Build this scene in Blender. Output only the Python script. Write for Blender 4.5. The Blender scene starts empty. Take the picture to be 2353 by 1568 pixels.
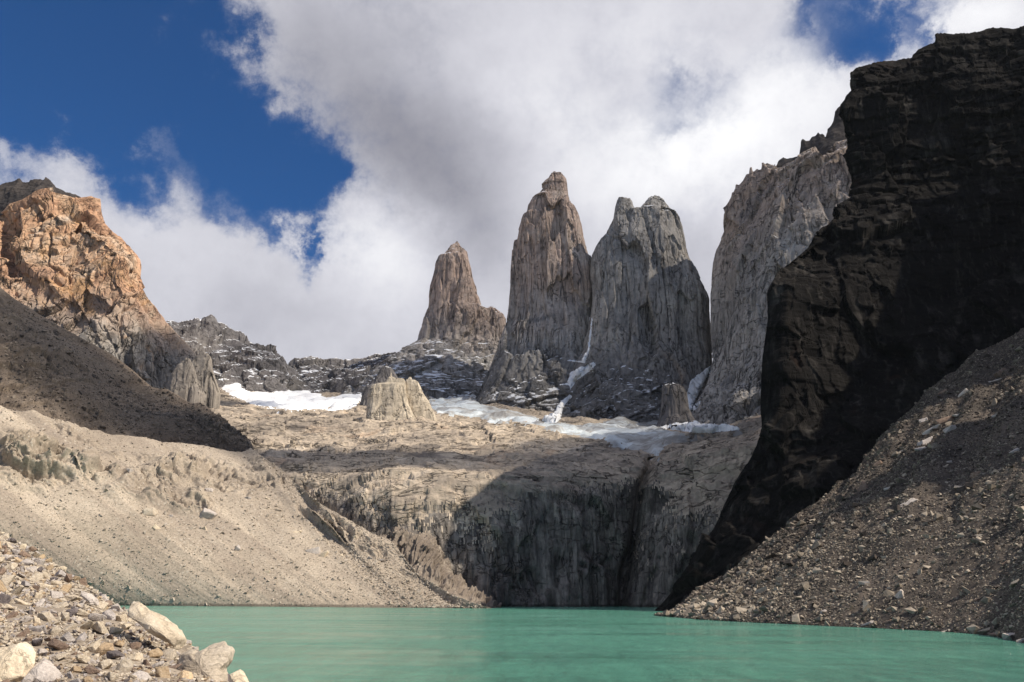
import bpy, bmesh, math, random
import numpy as np
from mathutils import Vector, Matrix
from mathutils.bvhtree import BVHTree

random.seed(7)
rng = np.random.default_rng(11)
R = math.radians
scene = bpy.context.scene
COL = scene.collection

# ------------------------------------------------------------------ camera
CAM_Z = 7.0
F = 1897.0 / 2353.0            # focal length / frame width
PITCH = math.atan(590.0 / 1897.0)
ROLL = 0.006
cr, sr, cp, sp = math.cos(ROLL), math.sin(ROLL), math.cos(PITCH), math.sin(PITCH)
r_ = Vector((1, 0, 0)); u_ = Vector((0, -sp, cp)); f_ = Vector((0, cp, sp))
right = r_ * cr + u_ * sr
up = u_ * cr - r_ * sr
cam = bpy.data.cameras.new('camera')
cam.sensor_width = 36.0
cam.lens = 36.0 * F
cam.clip_start = 0.1
cam.clip_end = 60000.0
cam_o = bpy.data.objects.new('camera', cam)
COL.objects.link(cam_o)
m = Matrix((right, up, -f_)).transposed().to_4x4()
m.translation = (0, 0, CAM_Z)
cam_o.matrix_world = m
scene.camera = cam_o

# ------------------------------------------------------------------ light
SUN_EL, SUN_AZ = R(45), R(110)           # azimuth clockwise from +Y
SUN = Vector((math.cos(SUN_EL) * math.sin(SUN_AZ), math.cos(SUN_EL) * math.cos(SUN_AZ), math.sin(SUN_EL)))
sl = bpy.data.lights.new('sun', 'SUN')
sl.energy = 5.0
sl.angle = R(0.53)
sl.color = (1.0, 0.90, 0.76)
so = bpy.data.objects.new('sun', sl)
so.rotation_euler = SUN.to_track_quat('Z', 'Y').to_euler()
so.location = SUN * 3000
COL.objects.link(so)

vs = scene.view_settings
vs.view_transform = 'Standard'; vs.look = 'None'; vs.gamma = 1.0; vs.use_curve_mapping = False
vs.exposure = 0.24
SKY_STRENGTH = 0.05


def ray(u, v):
    du, dv = (u - 1176.5) / 1897.0, (v - 784.0) / 1897.0
    a = du * cr + dv * sr
    b = du * sr - dv * cr
    return np.array((a, cp - b * sp, sp + b * cp))


def W(u, v, Y):
    d = ray(u, v)
    return np.array((0, 0, CAM_Z)) + d * (Y / d[1])


def WZ(u, v, z=0.0):
    d = ray(u, v)
    return np.array((0, 0, CAM_Z)) + d * ((z - CAM_Z) / d[2])


# crops of the photograph that were measured -> shared pixel frame
def crop(k, ox, oy):
    return lambda *pts: [(ox + k * p[0], oy + k * p[1]) + tuple(p[2:]) for p in pts]
c1 = crop(.3634, 0, 349.3); c2 = crop(.4219, 781.3, 349.3); c3 = crop(.4219, 1286.8, 349.3)
c4 = crop(.645, 1470.6, 0); c5 = crop(.4137, 0, 919); c6 = crop(.3517, 643.4, 919)
c7 = crop(.3518, 1103, 919); c8 = crop(.4722, 1470.6, 827.2); c9 = crop(.2735, 367.6, 790.4); c10 = crop(.25, 0, 1176.4)


# ------------------------------------------------------------------ node helper
class NG:
    def __init__(self, tree):
        self.t = tree; self.n = tree.nodes; self.l = tree.links

    def new(self, typ, **kw):
        nd = self.n.new(typ)
        for k, v in kw.items():
            setattr(nd, k, v)
        return nd

    def put(self, sock, val):
        if val is None:
            return
        if isinstance(val, bpy.types.NodeSocket):
            self.l.new(val, sock)
        else:
            if sock.type == 'RGBA' and len(val) == 3:
                val = (*val, 1.0)
            sock.default_value = val

    def math(self, op, a, b=None, c=None, clamp=False):
        nd = self.new('ShaderNodeMath', operation=op, use_clamp=clamp)
        for i, x in enumerate((a, b, c)):
            self.put(nd.inputs[i], x)
        return nd.outputs[0]

    def vmath(self, op, a, b=None):
        nd = self.new('ShaderNodeVectorMath', operation=op)
        self.put(nd.inputs[0], a); self.put(nd.inputs[1], b)
        return nd.outputs['Value'] if op in ('DOT_PRODUCT', 'LENGTH', 'DISTANCE') else nd.outputs[0]

    def vscale(self, a, k):
        nd = self.new('ShaderNodeVectorMath', operation='SCALE')
        self.put(nd.inputs[0], a); self.put(nd.inputs[3], k)
        return nd.outputs[0]

    def noise(self, vec, scale, detail=8, rough=.6, dist=0.0, lac=2.0):
        nd = self.new('ShaderNodeTexNoise')
        self.put(nd.inputs['Vector'], vec)
        for k, v in (('Scale', scale), ('Detail', detail), ('Roughness', rough), ('Distortion', dist), ('Lacunarity', lac)):
            self.put(nd.inputs[k], v)
        return nd

    def voro(self, vec, scale, feature='F1', rand=1.0):
        nd = self.new('ShaderNodeTexVoronoi', feature=feature)
        self.put(nd.inputs['Vector'], vec); nd.inputs['Scale'].default_value = scale
        nd.inputs['Randomness'].default_value = rand
        return nd

    def mapr(self, x, a, b, c=0.0, d=1.0, smooth=False):
        nd = self.new('ShaderNodeMapRange', interpolation_type='SMOOTHSTEP' if smooth else 'LINEAR')
        for i, v in enumerate((x, a, b, c, d)):
            self.put(nd.inputs[i], v)
        return nd.outputs[0]

    def ramp(self, x, stops, interp='LINEAR'):
        nd = self.new('ShaderNodeValToRGB')
        self.put(nd.inputs[0], x)
        e = nd.color_ramp.elements
        nd.color_ramp.interpolation = interp
        while len(e) < len(stops):
            e.new(0.5)
        for el, (p, c) in zip(e, stops):
            el.position = p
            el.color = (*c, 1) if len(c) == 3 else c
        return nd.outputs[0]

    def mix(self, f, a, b, blend='MIX'):
        nd = self.new('ShaderNodeMix', data_type='RGBA', blend_type=blend)
        self.put(nd.inputs[0], f); self.put(nd.inputs[6], a); self.put(nd.inputs[7], b)
        return nd.outputs[2]

    def scale(self, vec, s):
        nd = self.new('ShaderNodeMapping')
        self.put(nd.inputs['Vector'], vec); nd.inputs['Scale'].default_value = s
        return nd.outputs[0]

    def bump(self, h, strength, dist, normal=None):
        nd = self.new('ShaderNodeBump')
        nd.inputs['Strength'].default_value = strength; nd.inputs['Distance'].default_value = dist
        self.put(nd.inputs['Height'], h); self.put(nd.inputs['Normal'], normal)
        return nd.outputs[0]


# ------------------------------------------------------------------ sky (Nishita plus drifting cloud by direction)
def make_sky():
    w = bpy.data.worlds.new('World'); scene.world = w; w.use_nodes = True
    g = NG(w.node_tree); g.n.clear()
    out = g.new('ShaderNodeOutputWorld'); bg = g.new('ShaderNodeBackground')
    bg.inputs[1].default_value = SKY_STRENGTH
    g.l.new(bg.outputs[0], out.inputs[0])
    sky = g.new('ShaderNodeTexSky', sky_type='NISHITA')
    sky.sun_disc = False; sky.sun_elevation = SUN_EL; sky.sun_rotation = SUN_AZ
    sky.altitude = 900; sky.air_density = 1.0; sky.dust_density = 0.2; sky.ozone_density = 2.5
    d = g.new('ShaderNodeTexCoord').outputs['Generated']
    sep = g.new('ShaderNodeSeparateXYZ'); g.put(sep.inputs[0], d)
    az = g.math('MULTIPLY', g.math('ARCTAN2', sep.outputs[0], sep.outputs[1]), 57.2958)
    el = g.math('MULTIPLY', g.math('ARCSINE', sep.outputs[2]), 57.2958)
    # warp of the direction so the edges of the cloud fray
    n1 = g.noise(d, 5.0, 9, .62)
    n2 = g.noise(g.vmath('ADD', d, (3.1, 1.7, 5.2)), 13.0, 9, .70)
    n3 = g.noise(g.vmath('ADD', d, (7.1, 4.7, 1.2)), 4.0, 5, .5)
    s1 = g.new('ShaderNodeSeparateColor'); g.put(s1.inputs[0], n1.outputs['Color'])
    s2 = g.new('ShaderNodeSeparateColor'); g.put(s2.inputs[0], n2.outputs['Color'])

    def warp(x, i):
        a = g.math('MULTIPLY_ADD', g.math('SUBTRACT', s1.outputs[i], .5), 14.0, x)
        return g.math('MULTIPLY_ADD', g.math('SUBTRACT', s2.outputs[i], .5), 7.0, a)
    azw, elw = warp(az, 0), warp(el, 1)

    def blob(px, py, rx, ry, rot, amp, A, E):
        dd = ray(px, py); dd = dd / np.linalg.norm(dd)
        a0 = math.degrees(math.atan2(dd[0], dd[1])); e0 = math.degrees(math.asin(dd[2]))
        k = 1 / 34.0                                   # pixels -> degrees, roughly
        rx, ry = rx * k, ry * k
        ca, sa = math.cos(R(rot)), math.sin(R(rot))
        ce = math.cos(R(e0))
        x = g.math('MULTIPLY', g.math('SUBTRACT', A, a0), ce)
        y = g.math('SUBTRACT', E, e0)
        p = g.math('ADD', g.math('MULTIPLY', x, ca / rx), g.math('MULTIPLY', y, sa / rx))
        q = g.math('ADD', g.math('MULTIPLY', x, -sa / ry), g.math('MULTIPLY', y, ca / ry))
        r2 = g.math('ADD', g.math('MULTIPLY', p, p), g.math('MULTIPLY', q, q))
        return g.math('MULTIPLY', g.math('EXPONENT', g.math('MULTIPLY', r2, -1.0)), amp)

    def total(bl, A, E, base):
        s = base
        for b in bl:
            s = g.math('ADD', s, blob(*b, A, E))
        return s
    # holes of clear blue: (px, py, rx, ry, rotation, amount)
    clear = [(120, 60, 420, 240, 0, 1.6), (330, 560, 230, 100, -15, -.5), (110, 400, 190, 60, 0, -.35), (500, 690, 200, 110, 0, -.4), (340, 170, 205, 225, 0, 1.2), (600, 110, 130, 130, 0, -.8), (620, 330, 150, 120, -20, 1.5), (610, 470, 100, 120, -10, .95),
             (640, 585, 38, 80, 0, .8), (250, 270, 160, 60, 0, .3), (-300, 100, 400, 300, 0, 1.6),
             (1590, 185, 140, 80, 20, .46), (1510, 155, 50, 35, 0, .30), (1650, 245, 80, 40, 0, .34), (1570, 250, 50, 30, 0, .2), (2010, 60, 170, 85, 10, 1.05), (1850, 20, 90, 50, 0, .8), (1920, 150, 60, 60, 0, .45),
             (2060, 95, 70, 60, 0, .5)]
    wisps = [(400, 320, 70, 34, -35, .8), (30, 330, 50, 50, 0, .6), (2250, 30, 110, 40, 0, 1.0), (2060, 70, 24, 60, 0, .35), (160, 370, 90, 60, -20, .5)]
    F0 = total(clear, azw, elw, 0.0)
    F1 = total([(a, b, c, d_, e, -f) for a, b, c, d_, e, f in wisps], azw, elw, F0)
    fine = g.math('MULTIPLY_ADD', g.math('SUBTRACT', n2.outputs[0], .5), -1.35, F1)
    cover = g.mapr(fine, .98, -.02, 0, 1, True)
    veil = g.mapr(g.math('MULTIPLY_ADD', g.math('SUBTRACT', n1.outputs[0], .5), -2.2, fine), 1.7, .25, 0, 1, True)
    veil = g.math('MULTIPLY', g.math('MULTIPLY', veil, veil), .55)
    cover = g.math('SUBTRACT', 1.0, g.math('MULTIPLY', g.math('SUBTRACT', 1.0, cover), g.math('SUBTRACT', 1.0, veil)))
    side = g.mapr(g.math('ABSOLUTE', az), 48, 75, 0, 1, True)
    thin = g.mapr(g.math('MULTIPLY_ADD', g.math('SUBTRACT', n2.outputs[0], .5), .6, n1.outputs[0]), .44, .58, 0, .95, True)
    cover = g.math('MULTIPLY', cover, g.math('ADD', g.math('SUBTRACT', 1.0, side), g.math('MULTIPLY', side, thin)))
    # brightness of the cloud: wide grey and white areas, then billows
    shade = [(820, 200, 260, 150, -25, -.16), (980, 300, 260, 170, -35, -.22), (1000, 460, 210, 110, -35, -.19), (1250, 240, 150, 90, -20, .14), (830, 590, 130, 120, 0, .22), (420, 560, 250, 140, -20, .06),
             (520, 720, 200, 80, 0, -.08), (1650, 330, 260, 130, 0, .24), (1560, 60, 200, 110, 0, .10), (1130, 60, 250, 90, 0, .02), (1450, 420, 200, 90, 0, .10),
             (1130, 560, 90, 70, 0, -.05), (940, 680, 100, 130, 0, .10), (1590, 560, 80, 160, 0, -.10), (1400, 110, 120, 70, 0, .06), (640, 60, 130, 90, 0, -.06), (1800, 200, 160, 120, 0, .12), (2250, 30, 110, 50, 0, .2)]
    azs, els = g.math('MULTIPLY_ADD', g.math('SUBTRACT', s1.outputs[0], .5), 9.0, az), g.math('MULTIPLY_ADD', g.math('SUBTRACT', s1.outputs[1], .5), 9.0, el)
    B = total(shade, azs, els, .64)
    B = g.math('MULTIPLY_ADD', g.math('SUBTRACT', n3.outputs[0], .5), .30, B)
    B = g.math('MULTIPLY_ADD', g.math('SUBTRACT', n2.outputs[0], .5), .22, B)
    ccol = g.ramp(g.mapr(B, .25, 1.0), [(0, (.25, .25, .29)), (.35, (.42, .42, .47)), (.6, (.60, .60, .65)), (1, (.93, .93, .94))])
    ccol = g.vscale(ccol, 1.0 / SKY_STRENGTH)
    skc = g.mix(1.0, sky.outputs[0], SKY_TINT, 'MULTIPLY')
    g.put(bg.inputs[0], g.mix(cover, skc, ccol))
SKY_TINT = (.31, .92, 1.55)
make_sky()


# ------------------------------------------------------------------ numpy noise
_perm = np.random.default_rng(3).permutation(256).astype(np.int32)
_perm = np.concatenate([_perm, _perm, _perm])
_g = np.random.default_rng(5).normal(size=(256, 3)).astype(np.float32)
_g /= np.linalg.norm(_g, axis=1, keepdims=True)


def pn(p):
    p = np.asarray(p, np.float32)
    i = np.floor(p).astype(np.int32); f = p - i
    i &= 255
    w = f * f * f * (f * (f * 6 - 15) + 10)
    res = 0
    for dx in (0, 1):
        wx = w[..., 0] if dx else 1 - w[..., 0]
        px = _perm[i[..., 0] + dx]
        for dy in (0, 1):
            wy = w[..., 1] if dy else 1 - w[..., 1]
            pxy = _perm[px + i[..., 1] + dy]
            for dz in (0, 1):
                wz = w[..., 2] if dz else 1 - w[..., 2]
                gr = _g[_perm[pxy + i[..., 2] + dz]]
                d = gr[..., 0] * (f[..., 0] - dx) + gr[..., 1] * (f[..., 1] - dy) + gr[..., 2] * (f[..., 2] - dz)
                res = res + wx * wy * wz * d
    return res * 1.6


def fbm(p, octv=5, gain=.5, ridged=False, lac=2.03):
    a, s, q = 1.0, 0, np.asarray(p, np.float32) + 13.7
    tot = 0
    for _ in range(octv):
        n = pn(q)
        s = s + a * ((1 - 2 * np.abs(n)) if ridged else n)
        tot += a
        a *= gain
        q = q * lac + 31.4
    return s / tot


# ------------------------------------------------------------------ mesh helpers
def tag(o, label=None, cat=None, group=None, kind=None):
    if label: o['label'] = label
    if cat: o['category'] = cat
    if group: o['group'] = group
    if kind: o['kind'] = kind
    return o


def mesh_np(name, V, faces, mats, parent=None, smooth=True, mat_idx=None):
    """faces: (n,4) or (n,3) int array, or a list of such arrays"""
    fl = faces if isinstance(faces, list) else [faces]
    me = bpy.data.meshes.new(name)
    V = np.asarray(V, np.float32).reshape(-1, 3)
    me.vertices.add(len(V)); me.vertices.foreach_set('co', V.ravel())
    lv = np.concatenate([f.ravel() for f in fl]).astype(np.int32)
    ls, tot, k = [], 0, 0
    for f in fl:
        ls.append(np.arange(len(f)) * f.shape[1] + k); k += f.size; tot += len(f)
    me.loops.add(len(lv)); me.loops.foreach_set('vertex_index', lv)
    me.polygons.add(tot); me.polygons.foreach_set('loop_start', np.concatenate(ls).astype(np.int32))
    if mat_idx is not None:
        me.polygons.foreach_set('material_index', mat_idx.astype(np.int32))
    me.polygons.foreach_set('use_smooth', np.full(tot, smooth))
    me.update(calc_edges=True); me.validate()
    for mt in (mats if isinstance(mats, (list, tuple)) else [mats]):
        me.materials.append(mt)
    o = bpy.data.objects.new(name, me)
    COL.objects.link(o)
    if parent: o.parent = parent
    return o


def grid_faces(nv, nu, wrap=False):
    j, i = np.meshgrid(np.arange(nv - 1), np.arange(nu if wrap else nu - 1), indexing='ij')
    i2 = (i + 1) % nu
    return np.stack([j * nu + i, j * nu + i2, (j + 1) * nu + i2, (j + 1) * nu + i], -1).reshape(-1, 4)


def project(P):
    q = np.asarray(P) - np.array((0, 0, CAM_Z))
    f = q @ np.array(f_); return 1176.5 + 1897 * (q @ np.array(right)) / f, 784 - 1897 * (q @ np.array(up)) / f, f


def resample(pl, n):
    pl = np.asarray(pl, float)
    d = np.concatenate([[0], np.cumsum(np.linalg.norm(np.diff(pl, axis=0), axis=1))])
    t = np.linspace(0, d[-1], n)
    return np.stack([np.interp(t, d, pl[:, k]) for k in range(pl.shape[1])], -1)


def loft(rows, nu, nv, lin=False):
    """rows of world points (bottom to top) -> (nv,nu,3)"""
    Rw = np.stack([resample(r, nu) for r in rows])           # (k,nu,3)
    k = len(Rw)
    d = np.linalg.norm(np.diff(Rw, axis=0), axis=2).mean(1) + 1e-6
    s = np.concatenate([[0], np.cumsum(d)]); t = np.linspace(0, s[-1], nv)
    j = np.clip(np.searchsorted(s, t, side='right') - 1, 0, k - 2)
    f = ((t - s[j]) / d[j])[:, None, None]
    if lin:
        return Rw[j] * (1 - f) + Rw[j + 1] * f
    m = np.zeros_like(Rw)                                    # slopes by s
    m[1:-1] = (Rw[2:] - Rw[:-2]) / (s[2:] - s[:-2])[:, None, None]
    m[0] = (Rw[1] - Rw[0]) / d[0]; m[-1] = (Rw[-1] - Rw[-2]) / d[-1]
    h = d[j][:, None, None]
    return ((2 * f**3 - 3 * f**2 + 1) * Rw[j] + (f**3 - 2 * f**2 + f) * h * m[j]
            + (-2 * f**3 + 3 * f**2) * Rw[j + 1] + (f**3 - f**2) * h * m[j + 1])


def facet(S, cell, tilt=.55, off=.35, warp=.18, seed=0):
    """planar broken faces: every cell of a 3-D cell pattern is a tilted plane; result in units of the cell's smallest size"""
    cell = np.array(cell, np.float32)
    q = (np.asarray(S, np.float32) / cell)
    q = q + warp * np.stack([fbm(q * 2.1 + 5 + seed, 2), fbm(q * 2.1 + 27 + seed, 2), fbm(q * 2.1 + 51 + seed, 2)], -1) + seed * 3.7
    i = np.floor(q).astype(np.int32); best = np.full(q.shape[:-1], 1e9, np.float32); val = np.zeros(q.shape[:-1], np.float32)
    for dx in (-1, 0, 1):
        for dy in (-1, 0, 1):
            for dz in (-1, 0, 1):
                c = i + np.array((dx, dy, dz)); h = c & 255
                k = _perm[_perm[_perm[h[..., 0]] + h[..., 1]] + h[..., 2]]
                r = q - (c + .5 + .45 * _g[k])
                d = (r * r).sum(-1)
                v = (r * _g[(k * 7 + 13) & 255]).sum(-1) * tilt + off * _g[(k * 5 + 3) & 255, 0]
                m = d < best
                best = np.where(m, d, best); val = np.where(m, v, val)
    return val * float(cell.min())


def joints(S, f, w, octv=3):
    """narrow clefts along the lines where a drawn-out noise crosses zero: 0..1"""
    n = fbm(S * np.array(f), octv, .5)
    return np.exp(-(n / w) ** 2)


def normals(P, wrap=False):
    if wrap:
        du = np.roll(P, -1, 1) - np.roll(P, 1, 1)
    else:
        du = np.gradient(P, axis=1)
    dv = np.gradient(P, axis=0)
    N = np.cross(du, dv)
    return N / (np.linalg.norm(N, axis=2, keepdims=True) + 1e-9)


def px_rows(rows, Y=None):
    return [np.array([W(p[0], p[1], p[2] if len(p) > 2 else Y) for p in r]) for r in rows]


def closed_sheet(name, P, mat, thick, parent=None, zb=None, sides=(True, True), top=True, up_back=.15, smooth=True, over=False):
    """front grid P (bottom to top) closed over the crest and round the sides, so that it is a solid mass"""
    zb = P[..., 2].min() if zb is None else zb
    if top:
        b1, b2 = P[-1].copy(), P[-1].copy()
        b1[:, 1] += thick * .35; b1[:, 0] *= b1[:, 1] / P[-1][:, 1]; b1[:, 2] = P[-1][:, 2] - up_back * thick * .35
        b2[:, 1] += thick; b2[:, 0] *= b2[:, 1] / P[-1][:, 1]; b2[:, 2] = np.maximum(zb, P[-1][:, 2] - thick * .9)
        b3 = b2.copy(); b3[:, 2] = zb
        P = np.concatenate([P, b1[None], b2[None], b3[None]])
    if sides[0]:
        e = P[:, :1].copy(); k = 1 + thick * .8 / e[..., 1]; e[..., 0] = e[..., 0] * k + thick * .3; e[..., 1] *= k; e[..., 2] = CAM_Z + (e[..., 2] - CAM_Z) * np.where(over, k, 1); P = np.concatenate([e, P], 1)
    if sides[1]:
        e = P[:, -1:].copy(); k = 1 + thick * .8 / e[..., 1]; e[..., 0] = e[..., 0] * k - thick * .3; e[..., 1] *= k; e[..., 2] = CAM_Z + (e[..., 2] - CAM_Z) * np.where(over, k, 1); P = np.concatenate([P, e], 1)
    nv, nu = P.shape[:2]
    return mesh_np(name, P, grid_faces(nv, nu), mat, parent, smooth)


BV = {}
def bvh_of(*obs):
    out = []
    for o in obs:
        if o.name not in BV:
            me = o.data
            v = np.empty(len(me.vertices) * 3, np.float32); me.vertices.foreach_get('co', v)
            BV[o.name] = BVHTree.FromPolygons(v.reshape(-1, 3).tolist(), [tuple(p.vertices) for p in me.polygons])
        out.append(BV[o.name])
    return out


def hit(u, v, *obs):
    d = Vector(ray(u, v)).normalized(); o = Vector((0, 0, CAM_Z)); best = None
    for b in bvh_of(*obs):
        h = b.ray_cast(o, d)
        if h[0] is not None and (best is None or h[3] < best[3]):
            best = h
    return best


def drop(x, y, *obs):
    best = None
    for b in bvh_of(*obs):
        h = b.ray_cast(Vector((x, y, 3000)), Vector((0, 0, -1)))
        if h[0] is not None and (best is None or h[0].z > best[0].z):
            best = h
    return best


# ------------------------------------------------------------------ materials
def rock_mat(name, stops, big=.004, streak=(.0, .05, .004), crack=None, rough=.9, spec=.2, bump=(.6, 2.0), grain=.3, tint=None, zcol=None, snow=None, bands=None, spots=None, stain=None, lines=None, fall=None, wet=0):
    """procedural rock: patches of colour, streaks down the face, joints, ledge snow, grain; world metres"""
    mt = bpy.data.materials.new(name); mt.use_nodes = True
    g = NG(mt.node_tree); bs = g.n['Principled BSDF']
    geo = g.new('ShaderNodeNewGeometry'); P = geo.outputs['Position']
    nb = g.noise(P, big, 9, .62, .6)
    c = g.ramp(nb.outputs[0], stops)
    n2 = g.noise(P, grain, 6, .7)
    hgt = g.math('ADD', nb.outputs[0], g.math('MULTIPLY', n2.outputs[0], .25))
    if zcol:                                   # rock of another colour above / below a height, with a ragged boundary
        z = g.new('ShaderNodeSeparateXYZ'); g.put(z.inputs[0], P)
        for (z0, z1, wob, sc, stops2) in zcol:
            nz = g.noise(P, sc, 6, .6)
            zz = g.math('MULTIPLY_ADD', g.math('SUBTRACT', nz.outputs[0], .5), wob, z.outputs[2])
            c2_ = g.ramp(g.noise(P, big * 1.7, 9, .65, 1.0).outputs[0], stops2)
            c = g.mix(g.mapr(zz, z0, z1, 0, 1, True), c, c2_)
    if stain:                                  # patches of mineral colour
        for (sc, th, col, amt) in stain:
            ns = g.noise(g.vmath('ADD', P, (311, 97, 41)), sc, 7, .62, .8)
            c = g.mix(g.math('MULTIPLY', g.mapr(ns.outputs[0], th, th + .12, 0, 1, True), amt), c, col)
    if streak[0]:
        for k, s in ((1.0, 1.0), (.6, 3.1)):
            sv = g.scale(P, (streak[1] * s, streak[1] * s, streak[2] * s))
            sn = g.noise(sv, 1.0, 6, .6, .3)
            c = g.mix(g.mapr(sn.outputs[0], .42, .68, 0, streak[0] * k), c, (.02, .018, .017), 'MIX')
            sw = g.noise(g.vmath('ADD', sv, (9, 4, 2)), 1.3, 5, .6, .3)
            c = g.mix(g.mapr(sw.outputs[0], .56, .74, 0, streak[0] * .45 * k), c, (.42, .38, .34), 'MIX')
            hgt = g.math('MULTIPLY_ADD', sn.outputs[0], -.5 * k, hgt)
    for (vec, k1, k2, col, amt) in (fall or ()):  # sorted debris: tongues of another colour drawn out down the slope
        cx = g.new('ShaderNodeCombineXYZ'); ys = g.new('ShaderNodeSeparateXYZ'); g.put(ys.inputs[0], P)
        g.put(cx.inputs[0], g.math('MULTIPLY', g.vmath('DOT_PRODUCT', P, vec), k1)); g.put(cx.inputs[1], g.math('MULTIPLY', ys.outputs[1], k2)); g.put(cx.inputs[2], g.math('MULTIPLY', ys.outputs[2], k2))
        fn_ = g.noise(cx.outputs[0], 1.0, 7, .6, .4)
        c = g.mix(g.mapr(fn_.outputs[0], .46, .64, 0, amt, True), c, col)
    if bands:
        bv = g.scale(P, bands[1])
        bn = g.noise(bv, 1.0, 6, .6, .5)
        c = g.mix(g.mapr(bn.outputs[0], .45, .7, 0, bands[0]), c, bands[2])
        hgt = g.math('MULTIPLY_ADD', bn.outputs[0], .6, hgt)
    for (amt, sv3, wid) in (lines or ()):       # long joints: thin lines drawn out along the rock's grain
        ln = g.noise(g.scale(P, sv3), 1.0, 4, .55, .4)
        f = g.mapr(g.math('ABSOLUTE', g.math('SUBTRACT', ln.outputs[0], .5)), 0, wid, 1, 0)
        f = g.math('MULTIPLY', f, g.mapr(g.noise(P, max(sv3) * .4, 3).outputs[0], .38, .6))
        c = g.mix(g.math('MULTIPLY', f, amt), c, (.018, .016, .015))
        hgt = g.math('MULTIPLY_ADD', f, -.6, hgt)
    if crack:
        for (amt, sc3, wid) in crack:
            nzv = g.noise(P, max(sc3) * .8, 5, .6)
            vv = g.scale(g.vmath('ADD', P, g.vscale(nzv.outputs['Color'], .7 / max(sc3))), sc3)
            vo = g.voro(vv, 1.0, 'DISTANCE_TO_EDGE')
            f = g.mapr(vo.outputs['Distance'], 0, wid, 1, 0)
            f = g.math('MULTIPLY', f, g.mapr(g.noise(P, max(sc3) * .5, 3).outputs[0], .42, .62))
            c = g.mix(g.math('MULTIPLY', f, amt), c, (.02, .018, .016))
            hgt = g.math('MULTIPLY_ADD', f, -.35, hgt)
    c = g.mix(1.0, c, g.ramp(n2.outputs[0], [(.25, (.62, .62, .62)), (.75, (1.35, 1.35, 1.35))]), 'MULTIPLY')
    if spots:
        for (sc, th, col, amt) in spots:
            ns = g.voro(P, sc)
            k = g.math('MULTIPLY', g.mapr(ns.outputs['Distance'], th, th * .7), amt)
            k = g.math('MULTIPLY', k, g.mapr(g.noise(P, sc * .12, 4).outputs[0], .4, .6))
            c = g.mix(k, c, col)
            hgt = g.math('MULTIPLY_ADD', k, .3, hgt)
    if snow:                                   # snow lying where the surface turns up, thinned by noise
        nz_, sc, th, z0, z1 = snow
        nn = g.new('ShaderNodeSeparateXYZ'); g.put(nn.inputs[0], geo.outputs['Normal'])
        zz = g.new('ShaderNodeSeparateXYZ'); g.put(zz.inputs[0], P)
        sn = g.noise(g.scale(P, (1, 1, 2.0)), sc, 7, .65, .5)
        k = g.math('ADD', nn.outputs[2], g.math('MULTIPLY', g.math('SUBTRACT', sn.outputs[0], .5), th))
        k = g.mapr(k, nz_, nz_ + .06, 0, 1, True)
        if z0 is not None:
            k = g.math('MULTIPLY', k, g.mapr(zz.outputs[2], z0, z1))
        c = g.mix(k, c, (.80, .82, .85))
    if wet:                                    # wet margin and tide line of the lake
        zw = g.new('ShaderNodeSeparateXYZ'); g.put(zw.inputs[0], P)
        k = g.mapr(g.math('MULTIPLY_ADD', g.math('SUBTRACT', n2.outputs[0], .5), 1.2, zw.outputs[2]), wet * .5, wet, 1, 0, True)
        c = g.mix(g.math('MULTIPLY', k, .75), c, g.mix(1.0, c, (.30, .29, .28), 'MULTIPLY'))
        g.put(bs.inputs['Roughness'], g.mapr(k, 0, 1, rough, .35))
    if tint:
        c = g.mix(1.0, c, tint, 'MULTIPLY')
    g.put(bs.inputs['Base Color'], c)
    bs.inputs['Roughness'].default_value = rough
    bs.inputs['Specular IOR Level'].default_value = spec
    g.put(bs.inputs['Normal'], g.bump(hgt, bump[0], bump[1]))
    return mt


MAT = {}
gr0, gr1, gr2 = (.26, .248, .238), (.39, .372, .35), (.50, .47, .435)
VL = [(.85, (.028, .028, .0022), .014), (.75, (.075, .075, .006), .018), (.6, (.02, .02, .02), .006)]
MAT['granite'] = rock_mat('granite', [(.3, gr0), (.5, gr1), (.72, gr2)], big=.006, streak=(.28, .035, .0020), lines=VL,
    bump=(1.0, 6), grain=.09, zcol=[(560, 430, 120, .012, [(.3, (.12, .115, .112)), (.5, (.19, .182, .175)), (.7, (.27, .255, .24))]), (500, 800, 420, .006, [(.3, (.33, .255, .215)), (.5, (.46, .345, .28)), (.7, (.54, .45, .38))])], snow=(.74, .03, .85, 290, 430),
    stain=[(.012, .56, (.13, .13, .135), .6)])
MAT['granite_plain'] = rock_mat('granite_plain', [(.3, gr0), (.5, (.385, .36, .33)), (.72, (.48, .45, .40))], big=.006, streak=(.28, .03, .0018), lines=VL,
    bump=(1.0, 6), grain=.09, snow=(.74, .03, .85, 280, 420), stain=[(.010, .56, (.14, .138, .138), .6), (.007, .60, (.42, .31, .21), .5)], zcol=[(540, 420, 120, .012, [(.3, (.12, .115, .112)), (.5, (.19, .182, .175)), (.7, (.27, .255, .24))])])
MAT['massif'] = rock_mat('massif', [(.3, (.25, .235, .22)), (.5, (.37, .345, .315)), (.72, (.47, .435, .39))], big=.006, streak=(.25, .035, .002), lines=VL + [(.7, (.010, .010, .022), .010)],
    bump=(1.0, 6), grain=.09, zcol=[(520, 800, 300, .005, [(.3, (.33, .25, .20)), (.5, (.44, .34, .27)), (.7, (.50, .43, .36))])], snow=(.80, .035, .75, 300, 520),
    stain=[(.009, .57, (.16, .155, .16), .6)])
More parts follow.
